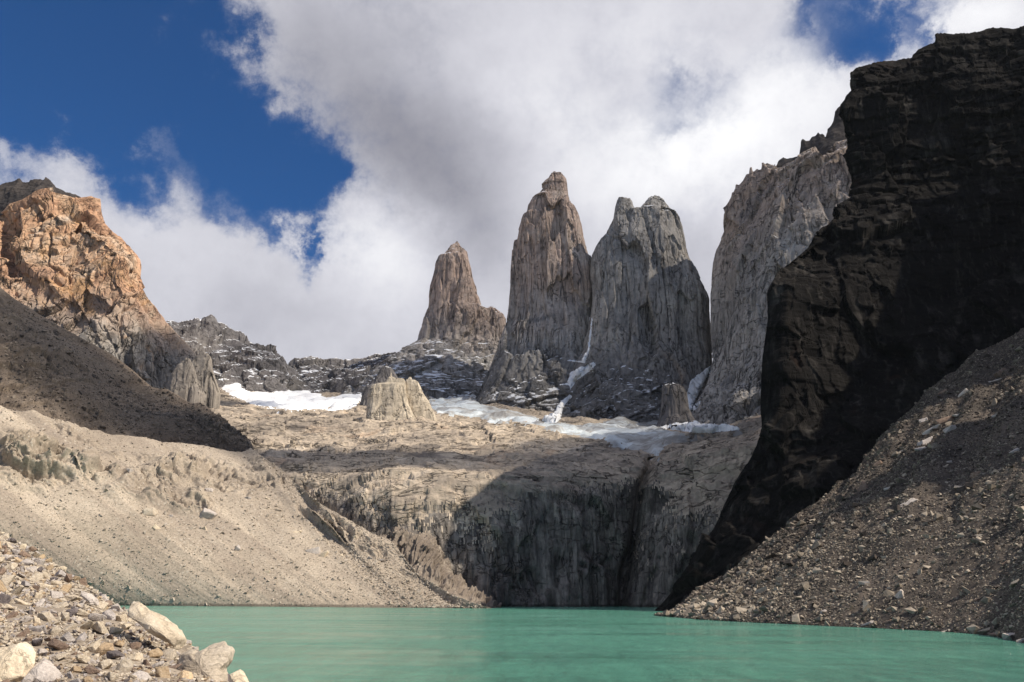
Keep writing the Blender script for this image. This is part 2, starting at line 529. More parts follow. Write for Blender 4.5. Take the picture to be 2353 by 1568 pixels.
MAT['ridge'] = rock_mat('ridge', [(.3, (.10, .095, .097)), (.5, (.17, .158, .155)), (.72, (.23, .212, .195))], big=.008, streak=(.3, .03, .008), lines=[(.7, (.03, .03, .010), .02), (.6, (.02, .02, .03), .012)],
    bump=(1.0, 6), grain=.09, snow=(.83, .03, 1.1, 240, 330))
MAT['spur_rock'] = rock_mat('spur_rock', [(.3, (.14, .125, .11)), (.5, (.22, .195, .17)), (.72, (.31, .275, .23))], big=.02, lines=[(.7, (.05, .05, .012), .02)], bump=(1.0, 4), grain=.12)
MAT['dark_cap'] = rock_mat('dark_cap', [(.3, (.02, .018, .018)), (.5, (.045, .038, .035)), (.72, (.085, .07, .06))], big=.015, bands=(.4, (.006, .006, .05), (.09, .075, .065)), bump=(1.0, 5), grain=.1, snow=(.95, .03, .6, None, None))
MAT['orange_wall'] = rock_mat('orange_wall', [(.28, (.14, .13, .122)), (.42, (.21, .195, .18)), (.55, (.28, .26, .235)), (.72, (.36, .335, .30))], big=.006, streak=(.14, .02, .004), lines=[(.7, (.018, .018, .008), .012), (.6, (.05, .05, .02), .014), (.5, (.012, .012, .03), .008)],
    bump=(1.0, 9), grain=.09, zcol=[(430, 640, 260, .006, [(.3, (.34, .21, .14)), (.45, (.48, .28, .17)), (.55, (.54, .35, .22)), (.7, (.56, .45, .35))])],
    stain=[(.011, .57, (.52, .30, .13), .6), (.008, .59, (.24, .20, .185), .5), (.016, .60, (.60, .52, .40), .6)], snow=(1.02, .03, .8, 250, 330))
MAT['headwall'] = rock_mat('headwall', wet=2.4, stops= [(.28, (.16, .145, .132)), (.45, (.27, .24, .212)), (.58, (.37, .33, .28)), (.75, (.50, .45, .38))], big=.016, streak=(.80, .10, .0045), lines=[(.85, (.10, .10, .012), .02), (.8, (.035, .035, .035), .010), (.6, (.02, .02, .06), .010)],
    bump=(1.0, 2.5), grain=.25, stain=[(.02, .54, (.075, .066, .062), .65), (.012, .6, (.47, .33, .22), .5)], bands=(.5, (.045, .045, .0035), (.035, .031, .03)))
MAT['plateau'] = rock_mat('plateau', [(.28, (.21, .18, .15)), (.45, (.37, .31, .245)), (.58, (.50, .415, .32)), (.75, (.60, .52, .42))], big=.014, lines=[(.85, (.012, .04, .05), .022), (.7, (.04, .09, .1), .02)],
    bands=(.35, (.010, .03, .05), (.12, .10, .09)), bump=(1.0, 3), grain=.2, stain=[(.011, .57, (.50, .33, .21), .5), (.008, .55, (.10, .09, .085), .75), (.03, .58, (.12, .105, .095), .6)])
MAT['butte'] = rock_mat('butte', [(.28, (.38, .33, .26)), (.48, (.55, .475, .37)), (.72, (.66, .58, .46))], big=.02, streak=(.25, .09, .008), lines=[(.8, (.06, .06, .012), .014), (.7, (.02, .02, .05), .010)], bump=(1.0, 2.5), grain=.2)
MAT['fan'] = rock_mat('fan', wet=2.4, stops= [(.3, (.13, .105, .085)), (.5, (.20, .165, .135)), (.72, (.27, .23, .185))], big=.03, bump=(.9, .8), grain=.6, spots=[(.35, .28, (.12, .10, .085), .55), (.25, .28, (.42, .37, .3), .6)])
MAT['moraine'] = rock_mat('moraine', wet=2.4, stops= [(.3, (.29, .24, .185)), (.5, (.41, .345, .27)), (.72, (.49, .42, .335))], big=.012, bump=(.7, .8), grain=.6, spots=[(.35, .28, (.14, .12, .10), .55), (.25, .28, (.52, .47, .39), .6), (.8, .3, (.17, .145, .12), .5)], fall=[((.55, .20, .81), .035, .004, (.25, .205, .165), .65), ((.55, .20, .81), .011, .003, (.24, .20, .165), .6)])
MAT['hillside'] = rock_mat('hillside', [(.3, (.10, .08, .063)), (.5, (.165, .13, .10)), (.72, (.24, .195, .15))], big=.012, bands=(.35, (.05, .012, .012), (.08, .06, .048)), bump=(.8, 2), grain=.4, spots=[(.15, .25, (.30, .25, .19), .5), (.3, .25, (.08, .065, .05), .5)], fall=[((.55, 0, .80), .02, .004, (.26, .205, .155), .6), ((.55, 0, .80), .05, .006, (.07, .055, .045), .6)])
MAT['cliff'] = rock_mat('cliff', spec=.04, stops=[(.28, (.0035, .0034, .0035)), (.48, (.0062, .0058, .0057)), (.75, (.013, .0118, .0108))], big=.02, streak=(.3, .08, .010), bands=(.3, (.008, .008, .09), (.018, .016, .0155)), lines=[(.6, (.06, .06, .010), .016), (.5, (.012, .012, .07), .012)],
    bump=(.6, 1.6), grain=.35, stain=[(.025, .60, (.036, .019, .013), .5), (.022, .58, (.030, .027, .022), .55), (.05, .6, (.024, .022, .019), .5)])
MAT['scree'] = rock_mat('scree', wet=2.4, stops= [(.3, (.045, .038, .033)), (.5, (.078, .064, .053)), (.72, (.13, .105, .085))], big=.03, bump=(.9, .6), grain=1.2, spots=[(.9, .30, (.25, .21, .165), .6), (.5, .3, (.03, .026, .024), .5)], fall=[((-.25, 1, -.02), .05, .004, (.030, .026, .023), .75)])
MAT['bank_soil'] = rock_mat('bank_soil', [(.3, (.17, .138, .105)), (.5, (.27, .22, .168)), (.72, (.40, .335, .26))], big=.4, bump=(.9, .05), grain=14, spots=[(9, .30, (.52, .44, .34), .7), (16, .3, (.10, .085, .075), .6)])
MAT['ground'] = rock_mat('ground', [(.3, (.12, .10, .08)), (.7, (.22, .19, .15))], big=.002, grain=.05)


def stone_mat(name, stops, big=3.0, rough=.9, grain=30):
    """rock whose pattern follows the stone itself"""
    mt = bpy.data.materials.new(name); mt.use_nodes = True
    g = NG(mt.node_tree); bs = g.n['Principled BSDF']
    P = g.new('ShaderNodeTexCoord').outputs['Object']
    oi = g.new('ShaderNodeObjectInfo')
    P = g.vmath('ADD', P, g.vscale((37, 11, 23), g.math('MULTIPLY', oi.outputs['Random'], 9.0)))
    n = g.noise(P, big, 8, .6, .5); n2 = g.noise(P, grain, 5, .7)
    c = g.ramp(n.outputs[0], stops)
    c = g.mix(1.0, c, g.ramp(n2.outputs[0], [(.3, (.72, .72, .72)), (.7, (1.2, 1.2, 1.2))]), 'MULTIPLY')
    vo = g.voro(g.vmath('ADD', P, n.outputs['Color']), big * .5, 'DISTANCE_TO_EDGE')
    ck = g.mapr(vo.outputs['Distance'], 0, .02, 1, 0)
    c = g.mix(g.math('MULTIPLY', ck, .35), c, (.06, .05, .04))
    c = g.mix(1.0, c, g.ramp(oi.outputs['Random'], [(0, (.78, .78, .80)), (1, (1.12, 1.1, 1.06))]), 'MULTIPLY')
    g.put(bs.inputs['Base Color'], c)
    bs.inputs['Roughness'].default_value = rough; bs.inputs['Specular IOR Level'].default_value = .25
    h = g.math('ADD', n.outputs[0], g.math('MULTIPLY', n2.outputs[0], .3))
    h = g.math('MULTIPLY_ADD', ck, -.2, h)
    g.put(bs.inputs['Normal'], g.bump(h, .6, .08))
    return mt

STONE = {
    'cream': stone_mat('stone_cream', [(.3, (.46, .38, .28)), (.5, (.60, .51, .39)), (.7, (.68, .60, .48))]),
    'pinkish grey': stone_mat('stone_pinkish', [(.3, (.38, .33, .29)), (.5, (.50, .45, .41)), (.7, (.60, .54, .49))]),
    'ochre': stone_mat('stone_ochre', [(.3, (.36, .25, .15)), (.5, (.48, .36, .23)), (.7, (.58, .46, .32))]),
    'brown': stone_mat('stone_brown', [(.3, (.16, .11, .08)), (.5, (.24, .17, .13)), (.7, (.34, .26, .20))]),
    'dark grey': stone_mat('stone_dark', [(.3, (.085, .075, .075)), (.5, (.14, .12, .12)), (.7, (.22, .19, .18))]),
}


def plain_mat(name, stops, scale, bumpd, rough=.6, spec=.3, detail=8, stretch=(1, 1, 1), dirt=None):
    mt = bpy.data.materials.new(name); mt.use_nodes = True
    g = NG(mt.node_tree); bs = g.n['Principled BSDF']
    P = g.scale(g.new('ShaderNodeNewGeometry').outputs['Position'], stretch)
    n = g.noise(P, scale, detail, .65, .6)
    c = g.ramp(n.outputs[0], stops)
    if dirt:                                   # rubble carried on the ice, more of it towards one side of the tongue
        sx = g.new('ShaderNodeSeparateXYZ'); g.put(sx.inputs[0], P)
        nd = g.noise(g.scale(P, (.6, 1.6, 1)), .05, 8, .7, .8)
        k = g.math('ADD', g.mapr(sx.outputs[0], dirt[0], dirt[1], -.16, .16), nd.outputs[0])
        c = g.mix(g.mapr(k, .46, .64, 0, .82, True), c, (.155, .145, .135))
    g.put(bs.inputs['Base Color'], c)
    bs.inputs['Roughness'].default_value = rough; bs.inputs['Specular IOR Level'].default_value = spec
    g.put(bs.inputs['Normal'], g.bump(n.outputs[0], .8, bumpd))
    return mt

MAT['snow'] = plain_mat('snow', [(.25, (.62, .66, .70)), (.45, (.78, .80, .82)), (.7, (.86, .87, .88))], .02, 5)
MAT['ice'] = plain_mat('ice', [(.34, (.20, .185, .17)), (.46, (.40, .41, .41)), (.54, (.56, .62, .65)), (.64, (.74, .78, .80)), (.8, (.84, .85, .86))], .016, 7, .45, .4, 10, (1, 1.2, 1), (40, 260))


def water_mat():
    mt = bpy.data.materials.new('lake_water'); mt.use_nodes = True
    g = NG(mt.node_tree); bs = g.n['Principled BSDF']
    P = g.new('ShaderNodeNewGeometry').outputs['Position']
    n = g.noise(g.scale(P, (.008, .022, 1)), 1.0, 8, .68, .8)
    g.put(bs.inputs['Base Color'], g.ramp(n.outputs[0], [(.3, (.070, .238, .172)), (.5, (.092, .285, .212)), (.7, (.125, .335, .262))]))
    lk = bs.inputs['Base Color'].links[0].from_socket
    rp_ = g.noise(g.scale(P, (.30, .075, 1)), 1.0, 8, .72, .4)             # cat's paws: ripple light and shade painted into the water colour, plus bump
    w3 = g.noise(g.scale(P, (.015, .05, 1)), 1.0, 7, .66, .8)              # wind patches
    g.put(bs.inputs['Roughness'], g.mapr(w3.outputs[0], .38, .62, .05, .22))
    bs.inputs['Specular IOR Level'].default_value = .5
    bs.inputs['IOR'].default_value = 1.33
    g.put(bs.inputs['Base Color'], g.mix(1.0, lk, g.ramp(rp_.outputs[0], [(.32, (.80, .82, .84)), (.68, (1.18, 1.16, 1.14))]), 'MULTIPLY'))
    w1 = g.noise(g.scale(P, (.7, 1.8, 1)), 1.0, 8, .70, .5)
    w2 = g.noise(g.scale(P, (.05, .20, 1)), 1.0, 4, .6)
    hh = g.math('ADD', g.math('MULTIPLY', w1.outputs[0], g.mapr(w3.outputs[0], .35, .65, .4, 1.0)), g.math('MULTIPLY_ADD', rp_.outputs[0], 2.2, g.math('MULTIPLY', w2.outputs[0], 1.2)))
    g.put(bs.inputs['Normal'], g.bump(hh, 1.0, .42))
    return mt
MAT['water'] = water_mat()

# ------------------------------------------------------------------ ground and lake
o = mesh_np('ground', [(-6400, -6400, -4), (6400, -6400, -4), (6400, 6400, -4), (-6400, 6400, -4)], np.array([[0, 1, 2, 3]]), MAT['ground'])
tag(o, 'flat valley floor under the mountains', 'ground', kind='structure')
o = mesh_np('lake', [(-900, -200, 0), (900, -200, 0), (900, 1000, 0), (-900, 1000, 0)], np.array([[0, 1, 2, 3]]), MAT['water'])
tag(o, 'milky turquoise glacial lake in front of the rock wall', 'lake', kind='structure')


def water_row(pts, dz=0.0):
    return np.array([WZ(u, v, dz) for u, v in pts])


def sink(row, dy, dz):
    r = row.copy(); r[:, 1] += dy; r[:, 2] += dz
    return r


# ------------------------------------------------------------------ headwall and the ice-worn plateau above it
def make_headwall():
    rows = [
        [(560, 1404, 770), (700, 1404, 745), (900, 1404, 690), (1130, 1404, 700), (1300, 1404, 735), (1434, 1404, 775), (1550, 1404, 735), (1760, 1404, 690)],
        [(560, 1300, 780), (700, 1300, 755), (900, 1300, 700), (1130, 1300, 706), (1300, 1300, 740), (1450, 1300, 782), (1560, 1300, 742), (1760, 1300, 700)],
        [(560, 1190, 795), (700, 1190, 770), (900, 1190, 716), (1130, 1190, 718), (1300, 1190, 748), (1468, 1190, 790), (1570, 1190, 752), (1760, 1190, 712)],
        [(560, 1110, 815), (700, 1110, 795), (900, 1110, 745), (1130, 1110, 740), (1300, 1110, 765), (1478, 1110, 800), (1580, 1110, 770), (1760, 1100, 735)],
        [(560, 1068, 860), (700, 1070, 840), (900, 1078, 790), (1130, 1080, 772), (1310, 1076, 792), (1486, 1080, 822), (1580, 1055, 795), (1760, 1012, 770)],
        [(560, 1040, 940), (700, 1042, 920), (900, 1048, 870), (1130, 1053, 845), (1330, 1050, 855), (1495, 1056, 868), (1590, 1028, 850), (1760, 985, 820)],
        [(500, 1003, 1040), (700, 1006, 1030), (900, 1012, 1010), (1130, 1016, 980), (1330, 1020, 960), (1495, 1034, 930), (1600, 1010, 920), (1800, 965, 900)],
        [(430, 965, 1130), (700, 968, 1150), (900, 972, 1140), (1130, 978, 1110), (1330, 990, 1060), (1490, 1008, 1000), (1620, 990, 1000), (1800, 950, 1000)],
        [(330, 950, 1380), (520, 945, 1420), (700, 945, 1480), (900, 945, 1480), (1130, 950, 1450), (1330, 972, 1400), (1490, 988, 1330), (1640, 990, 1250), (1850, 955, 1220)],
        [(250, 930, 1650), (520, 915, 1720), (700, 920, 1820), (900, 915, 1820), (1130, 922, 1750), (1330, 948, 1680), (1500, 965, 1620), (1650, 962, 1480), (1900, 925, 1420)],
        [(200, 905, 2000), (520, 880, 2080), (700, 900, 2150), (950, 862, 2080), (1130, 875, 2050), (1330, 900, 1950), (1500, 910, 1850), (1650, 905, 1750), (1900, 890, 1700)],
        [(150, 895, 2500), (520, 875, 2500), (700, 890, 2500), (950, 850, 2450), (1130, 860, 2350), (1330, 880, 2300), (1500, 890, 2200), (1650, 880, 2100), (1900, 860, 2000)],
    ]
    P = loft(px_rows(rows), 620, 560)
    N = normals(P)
    steep = np.clip(1 - np.abs(N[..., 2:3]) * 1.35, 0, 1)
    far = np.clip((P[..., 1:2] - 600) / 900, 0, 1)
    Q = P.copy(); Q[..., 2] *= .22
    fl = fbm(Q / 26, 5, .55, True)[..., None]                      # pillars and slabs down the wall
    big = fbm(P / 130, 4)[..., None]
    Q2 = P.copy(); Q2[..., 2] *= .6
    fin = fbm(Q2 / 9, 4, .55)[..., None]
    lay = P.copy(); lay[..., 0] *= .25; lay[..., 1] *= .6
    st = fbm(lay / 22, 5, .55, True)[..., None]                    # low ice-worn steps on the plateau
    fl = fl - (1.2 * joints(P, (.06, .06, .007), .07) + .6 * joints(P, (.16, .16, .02), .07) + .7 * joints(P, (.02, .02, .03), .04))[..., None]
    fA = facet(P, (34, 34, 85), .26, .17)[..., None]; fB = facet(P, (12, 12, 30), .26, .17, seed=1)[..., None]; fC = facet(P, (60, 34, 14), .5, .5, seed=2)[..., None]; fD = facet(P, (20, 13, 6), .5, .5, seed=3)[..., None]
    D = steep * (fl * 1.3 + fin * .5 + big * 8 + fA * .8 + fB * .6) + (1 - steep) * (big * (9 + 8 * far) + (st - .3) * 4 + fin * .8 + fC * .32 + fD * .28 + fA * .3)
    P = P + N * D
    # the deep chimney that splits the wall
    for (uv, w, dep) in (([(1500, 1045), (1478, 1110), (1472, 1165), (1462, 1250), (1440, 1310), (1434, 1404)], 5.5, 26),
                         ([(1330, 1300), (1350, 1280), (1400, 1300), (1432, 1330)], 4, 6), ([(1215, 1330), (1250, 1370), (1270, 1404)], 4, 6),
                         ([(1100, 1230), (1120, 1300), (1200, 1340), (1230, 1404)], 4, 5), ([(1520, 1300), (1500, 1330), (1480, 1404)], 4, 7)):
        c = np.array([W(u, v, 760) for u, v in uv])
        zz = P[..., 2]; o_ = np.argsort(c[:, 2])
        xc = np.interp(zz, c[o_, 2], c[o_, 0] / 760) * P[..., 1]
        g_ = np.exp(-((P[..., 0] - xc) / w) ** 2) * ((zz > c[:, 2].min() - 5) & (zz < c[:, 2].max() * 1.12 + 3)) * (P[..., 1] < 900)
        P[..., 1] += dep * g_
    zi = P[..., 2]
    V, Fc = P, grid_faces(*P.shape[:2])
    idx = (N[..., 2][:-1, :-1].ravel() > .50).astype(int)
    return V, Fc, N


V, Fc, N = make_headwall()
# worn slabs on top, streaked wall below: one mesh, the rock type chosen by how steep it was ground
nz = (fbm(V / 40, 3) * .25 + fbm(V / 6, 4, .7) * .25 + N[..., 2] + rng.normal(0, .05, N.shape[:2]))[:-1, :-1].ravel()
headwall = mesh_np('headwall', V, Fc, [MAT['headwall'], MAT['plateau']], mat_idx=(nz > .42))
tag(headwall, 'sheer streaked granite headwall with ice-worn ledges above the lake', 'rock wall', kind='structure')


# ------------------------------------------------------------------ granite towers (closed rings stacked up their height)
def ring_tower(left, right, Y0, ratio, nz, na, jag=10, amp=(22, 13, 5), dmax=320, power=2.5, seed=0, lean=0.0, zbase=None, jd=(4.5, 1.6), apron=None):
    L = np.array([W(u, v, Y0) for u, v in left]); Rr = np.array([W(u, v, Y0) for u, v in right])
    zb = max(L[:, 2].min(), Rr[:, 2].min()) if zbase is None else zbase
    zt = min(L[:, 2].max(), Rr[:, 2].max())
    z = np.linspace(zb, zt, nz)
    def at(C, z):
        o_ = np.argsort(C[:, 2]); return np.interp(z, C[o_, 2], C[o_, 0])
    xl, xr = at(L, z), at(Rr, z)
    hw = np.maximum((xr - xl) / 2, 1.0); xc = (xl + xr) / 2
    hd = np.minimum(hw * ratio, dmax)
    th = np.linspace(0, 2 * np.pi, na, endpoint=False)
    ct, st = np.cos(th), np.sin(th)
    ex = np.sign(ct) * np.abs(ct) ** (2 / power); ey = np.sign(st) * np.abs(st) ** (2 / power)
    P = np.zeros((nz, na, 3))
    P[..., 0] = xc[:, None] + hw[:, None] * ex
    P[..., 1] = Y0 + hd[:, None] * ey + lean * (z - zb)[:, None]
    P[..., 2] = z[:, None]
    ap = 0
    if apron:                                           # the foot of the tower runs out forward in worn slabs
        ap = np.clip((apron[0] - (z - zb)) / apron[0], 0, 1)[:, None] ** 1.7
        P[..., 1] -= apron[1] * ap * np.clip(-ey, 0, 1)[None, :]
    N = np.zeros_like(P); N[..., 0] = ex / np.maximum(hw, 1)[:, None]; N[..., 1] = ey / np.maximum(hd, 1)[:, None]
    N /= np.linalg.norm(N, axis=2, keepdims=True) + 1e-9
    S = P + seed * 517
    Q = S.copy(); Q[..., 2] *= .16
    Q3 = S.copy(); Q3[..., 2] *= .35
    k_ = amp[0] / 26
    D = fbm(S / 210, 3) * amp[0] * .8 + facet(S, (80 * k_, 80 * k_, 400 * k_), .19, .12) + facet(S, (30 * k_, 30 * k_, 170 * k_), .13, .09, seed=1) + facet(S, (10 * k_, 10 * k_, 50 * k_), .10, .08, seed=2) + (fbm(Q / 48, 4, .5, True) - .35) * amp[1] * .25 + fbm(Q3 / 14, 4, .6) * amp[2] * .25
    D = D - jd[0] * joints(S, (.020, .020, .0016), .05) - jd[1] * joints(S, (.06, .06, .005), .06)
    D = D + ap * (facet(S, (55, 55, 60), .30, .2, seed=4) + facet(S, (18, 18, 24), .30, .2, seed=5)) * (1.0 if apron else 0)
    small = np.clip(hw / 60, .25, 1)[:, None]
    keep = np.abs(N[..., 0]) ** 3                       # keep the traced outline: less play where the wall turns edge-on
    D = D * small * (1 - .6 * keep)
    P = P + N * D[..., None]
    topf = np.clip((z - (zt - .10 * (zt - zb))) / (.10 * (zt - zb)), 0, 1)[:, None]
    P[..., 2] += topf * fbm(S / 20, 4, .6) * jag
    # close the top
    c = P[-1].mean(0)
    caps = [c + (P[-1] - c) * k + np.array((0, 0, dz)) + np.stack([0 * ct, 0 * ct, fbm(P[-1] / 14 + 5 * k, 3) * jag * .6], -1) for k, dz in ((.8, 2), (.5, 4), (.2, 5), (.02, 5))]
    c0 = P[0].mean(0)
    sk = [c0 + (P[0] - c0) * np.array((1 + .06 * k, 1 + .06 * k, 1)) - np.array((0, 0, 40 * k)) for k in (4, 3, 2, 1)]
    return np.concatenate([np.array(sk), P, np.array(caps)])


def tower(name, rings, mat, label, cat, group=None):
    Vs, Fs, n0 = [], [], 0
    for P in rings:
        Vs.append(P.reshape(-1, 3)); Fs.append(grid_faces(*P.shape[:2], wrap=True) + n0); n0 += P.shape[0] * P.shape[1]
    o = mesh_np(name, np.concatenate(Vs), np.concatenate(Fs), mat)
    return tag(o, label, cat, group, 'thing')


G_T = 'granite towers behind the glacier'
t1L = c2((-80, 1640), (40, 1340), (160, 1230), (260, 1140), (330, 1090), (375, 1075), (420, 1045), (460, 950), (490, 850), (500, 740), (515, 680), (530, 610), (545, 575), (575, 562), (600, 520), (618, 500), (630, 494))
t1R = c2((1150, 1640), (1060, 1340), (1000, 1240), (960, 1150), (900, 1010), (860, 930), (815, 862), (780, 845), (765, 815), (740, 750), (720, 690), (713, 640), (702, 600), (694, 548), (672, 530), (655, 512), (645, 497))
s1L = c2((520, 1340), (600, 1200), (690, 960), (740, 890), (775, 856), (800, 853))
s1R = c2((1080, 1340), (1010, 1200), (925, 1010), (912, 950), (905, 915), (893, 892), (868, 868), (840, 851))
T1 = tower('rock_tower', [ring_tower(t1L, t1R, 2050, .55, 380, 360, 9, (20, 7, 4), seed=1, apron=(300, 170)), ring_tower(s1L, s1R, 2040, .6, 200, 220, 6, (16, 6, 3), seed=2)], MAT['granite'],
           'smallest rock tower with a snow-dusted tip and a low shoulder', 'rock tower', G_T)
t2L = c2((580, 1840), (690, 1480), (760, 1340), (800, 1235), (850, 1110), (880, 1015), (915, 940), (930, 870), (938, 780), (943, 690), (951, 600), (962, 490), (977, 420), (1000, 352), (1024, 336), (1031, 288), (1047, 262), (1090, 236), (1100, 182), (1114, 188), (1140, 150), (1157, 118))
t2R = c3((450, 1840), (330, 1440), (290, 1250), (250, 1080), (225, 900), (210, 760), (190, 650), (172, 606), (150, 585), (132, 522), (119, 480), (110, 410), (95, 350), (75, 315), (50, 280), (37, 200), (30, 150), (8, 125), (-30, 117))
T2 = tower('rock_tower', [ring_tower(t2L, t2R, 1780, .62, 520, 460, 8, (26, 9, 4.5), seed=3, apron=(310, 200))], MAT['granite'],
           'tallest rock tower, a single orange-brown spire', 'rock tower', G_T)
t3L = c3((-180, 1840), (-60, 1500), (20, 1320), (90, 1180), (140, 1080), (165, 960), (181, 800), (182, 640), (187, 560), (207, 520), (240, 470), (270, 400), (290, 350), (330, 335), (410, 328), (430, 306), (455, 284), (475, 262), (492, 250))
t3R = c3((860, 1840), (835, 1500), (822, 1250), (816, 1000), (812, 880), (808, 820), (795, 780), (765, 720), (735, 645), (705, 600), (685, 540), (675, 480), (665, 430), (650, 370), (630, 345), (597, 318), (575, 276), (545, 248), (520, 240))
p3L = c3((270, 520), (288, 380), (300, 300), (310, 266), (325, 253))
p3R = c3((440, 520), (424, 380), (412, 330), (398, 300), (392, 276), (382, 266))
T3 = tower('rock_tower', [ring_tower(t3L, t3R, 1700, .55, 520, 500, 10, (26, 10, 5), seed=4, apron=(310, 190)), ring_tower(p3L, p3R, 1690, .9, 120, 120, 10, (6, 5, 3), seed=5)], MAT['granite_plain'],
           'broad grey rock tower with two tops, right of the tallest one', 'rock tower', G_T)
bL = c3((515, 1510), (545, 1440), (553, 1360), (556, 1285)); bR = c3((760, 1510), (700, 1400), (690, 1320), (660, 1265))
T4 = tower('rock_buttress', [ring_tower(bL, bR, 1330, .8, 150, 200, 9, (9, 6, 3), seed=6)], MAT['ridge'], 'squat dark rock block at the foot of the two-topped tower', 'rock buttress')


# ------------------------------------------------------------------ big wall on the right behind the dark cliff
def make_massif():
    rows = [
        c3((700, 1560, 1290), (800, 1540, 1250), (945, 1530, 1180), (1200, 1510, 1120), (1500, 1500, 1080), (1800, 1500, 1080)),
        c3((722, 1400, 1420), (800, 1400, 1350), (945, 1400, 1270), (1200, 1350, 1200), (1500, 1300, 1150), (1800, 1250, 1150)),
        c3((795, 1240, 1500), (870, 1230, 1430), (1000, 1220, 1330), (1200, 1150, 1250), (1500, 1050, 1190), (1800, 950, 1190)),
        c3((822, 1060, 1540), (890, 1050, 1460), (1020, 1000, 1360), (1200, 920, 1280), (1500, 800, 1220), (1800, 700, 1220)),
        c3((812, 850, 1560), (890, 830, 1480), (1020, 780, 1390), (1200, 680, 1310), (1500, 520, 1250), (1800, 400, 1250)),
        c3((822, 680, 1570), (900, 640, 1490), (1030, 590, 1410), (1200, 480, 1340), (1500, 250, 1290), (1800, 100, 1290)),
        c3((840, 558, 1575), (920, 520, 1500), (1040, 460, 1430), (1200, 330, 1370), (1500, 50, 1330), (1800, -120, 1330)),
        c3((886, 430, 1580), (950, 400, 1520), (1060, 320, 1450), (1200, 200, 1400), (1400, 60, 1380), (1800, -260, 1380)),
        c3((889, 385, 1590), (892, 340, 1590), (910, 300, 1580), (935, 265, 1570), (943, 225, 1560), (958, 215, 1555), (961, 180, 1555), (975, 186, 1555), (985, 178, 1550), (1000, 160, 1545), (1018, 126, 1540), (1024, 122, 1540), (1032, 128, 1540), (1036, 90, 1535), (1041, 84, 1535), (1049, 112, 1530), (1060, 104, 1530),
           (1072, 92, 1525), (1085, 98, 1520), (1095, 90, 1520), (1098, 58, 1515), (1103, 55, 1515), (1112, 68, 1515), (1128, 58, 1510), (1150, 66, 1500), (1172, 76, 1490)) +
        c4((540, 578, 1480), (600, 566, 1465), (640, 552, 1450), (667, 520, 1440), (690, 505, 1435), (740, 500, 1430), (800, 480, 1420), (900, 440, 1420)),
    ]
    P = loft(px_rows(rows), 520, 560)
    N = normals(P)
    e = np.clip(np.arange(520) / 40, .25, 1)[None, :] * np.clip((559 - np.arange(560)) / 30, .12, 1)[:, None]
    Q = P.copy(); Q[..., 2] *= .18
    Q3 = P.copy(); Q3[..., 2] *= .35
    dg = P.copy(); dg = dg @ np.array([[.8, 0, .6], [0, 1, 0], [-.6, 0, .8]]).T
    dg[..., 0] *= .2
    D = fbm(P / 220, 3) * 22 + facet(P, (90, 90, 400), .19, .12) + facet(P, (32, 32, 160), .14, .09, seed=1) + facet(P, (10, 10, 50), .10, .08, seed=2) + fbm(Q3 / 14, 4, .6) * 1 + (fbm(dg / 90, 3, .5, True) - .4) * 6
    D = D - 4.5 * joints(P, (.018, .018, .0016), .05) - 1.6 * joints(P, (.055, .055, .005), .06)
    P = P + N * (D * e)[..., None]
    return P


wall_r = closed_sheet('peak', make_massif(), MAT['massif'], 420, zb=250)
tag(wall_r, 'long grey granite wall with a toothed crest, half hidden by the dark cliff', 'mountain wall', kind='thing')
capr = [c4((480, 600, 1478), (540, 590, 1465), (600, 585, 1450), (640, 575, 1436), (667, 540, 1428), (690, 525, 1425), (740, 520, 1420), (860, 500, 1415)),
        c4((488, 586, 1480), (560, 576, 1468), (615, 545, 1455), (664, 515, 1440), (690, 480, 1440), (740, 470, 1435), (860, 430, 1430)),
        c4((492, 588, 1500), (500, 572, 1500), (510, 560, 1500), (522, 564, 1498), (545, 560, 1495), (566, 558, 1490), (572, 536, 1488), (580, 500, 1485), (590, 506, 1482), (604, 502, 1480), (612, 490, 1478), (625, 484, 1476), (634, 472, 1475), (642, 478, 1474), (650, 476, 1472), (655, 490, 1470), (663, 488, 1470), (670, 462, 1468), (690, 430, 1465), (698, 400, 1463), (708, 384, 1462), (720, 371, 1460), (738, 376, 1458), (800, 360, 1450), (860, 330, 1450))]
P = loft(px_rows(capr), 260, 60)
P = P + normals(P) * (fbm(P / 40, 4) * 8)[..., None]
o = closed_sheet('dark_crest', P, MAT['dark_cap'], 160, parent=wall_r)
o['label'] = 'black slate crest'


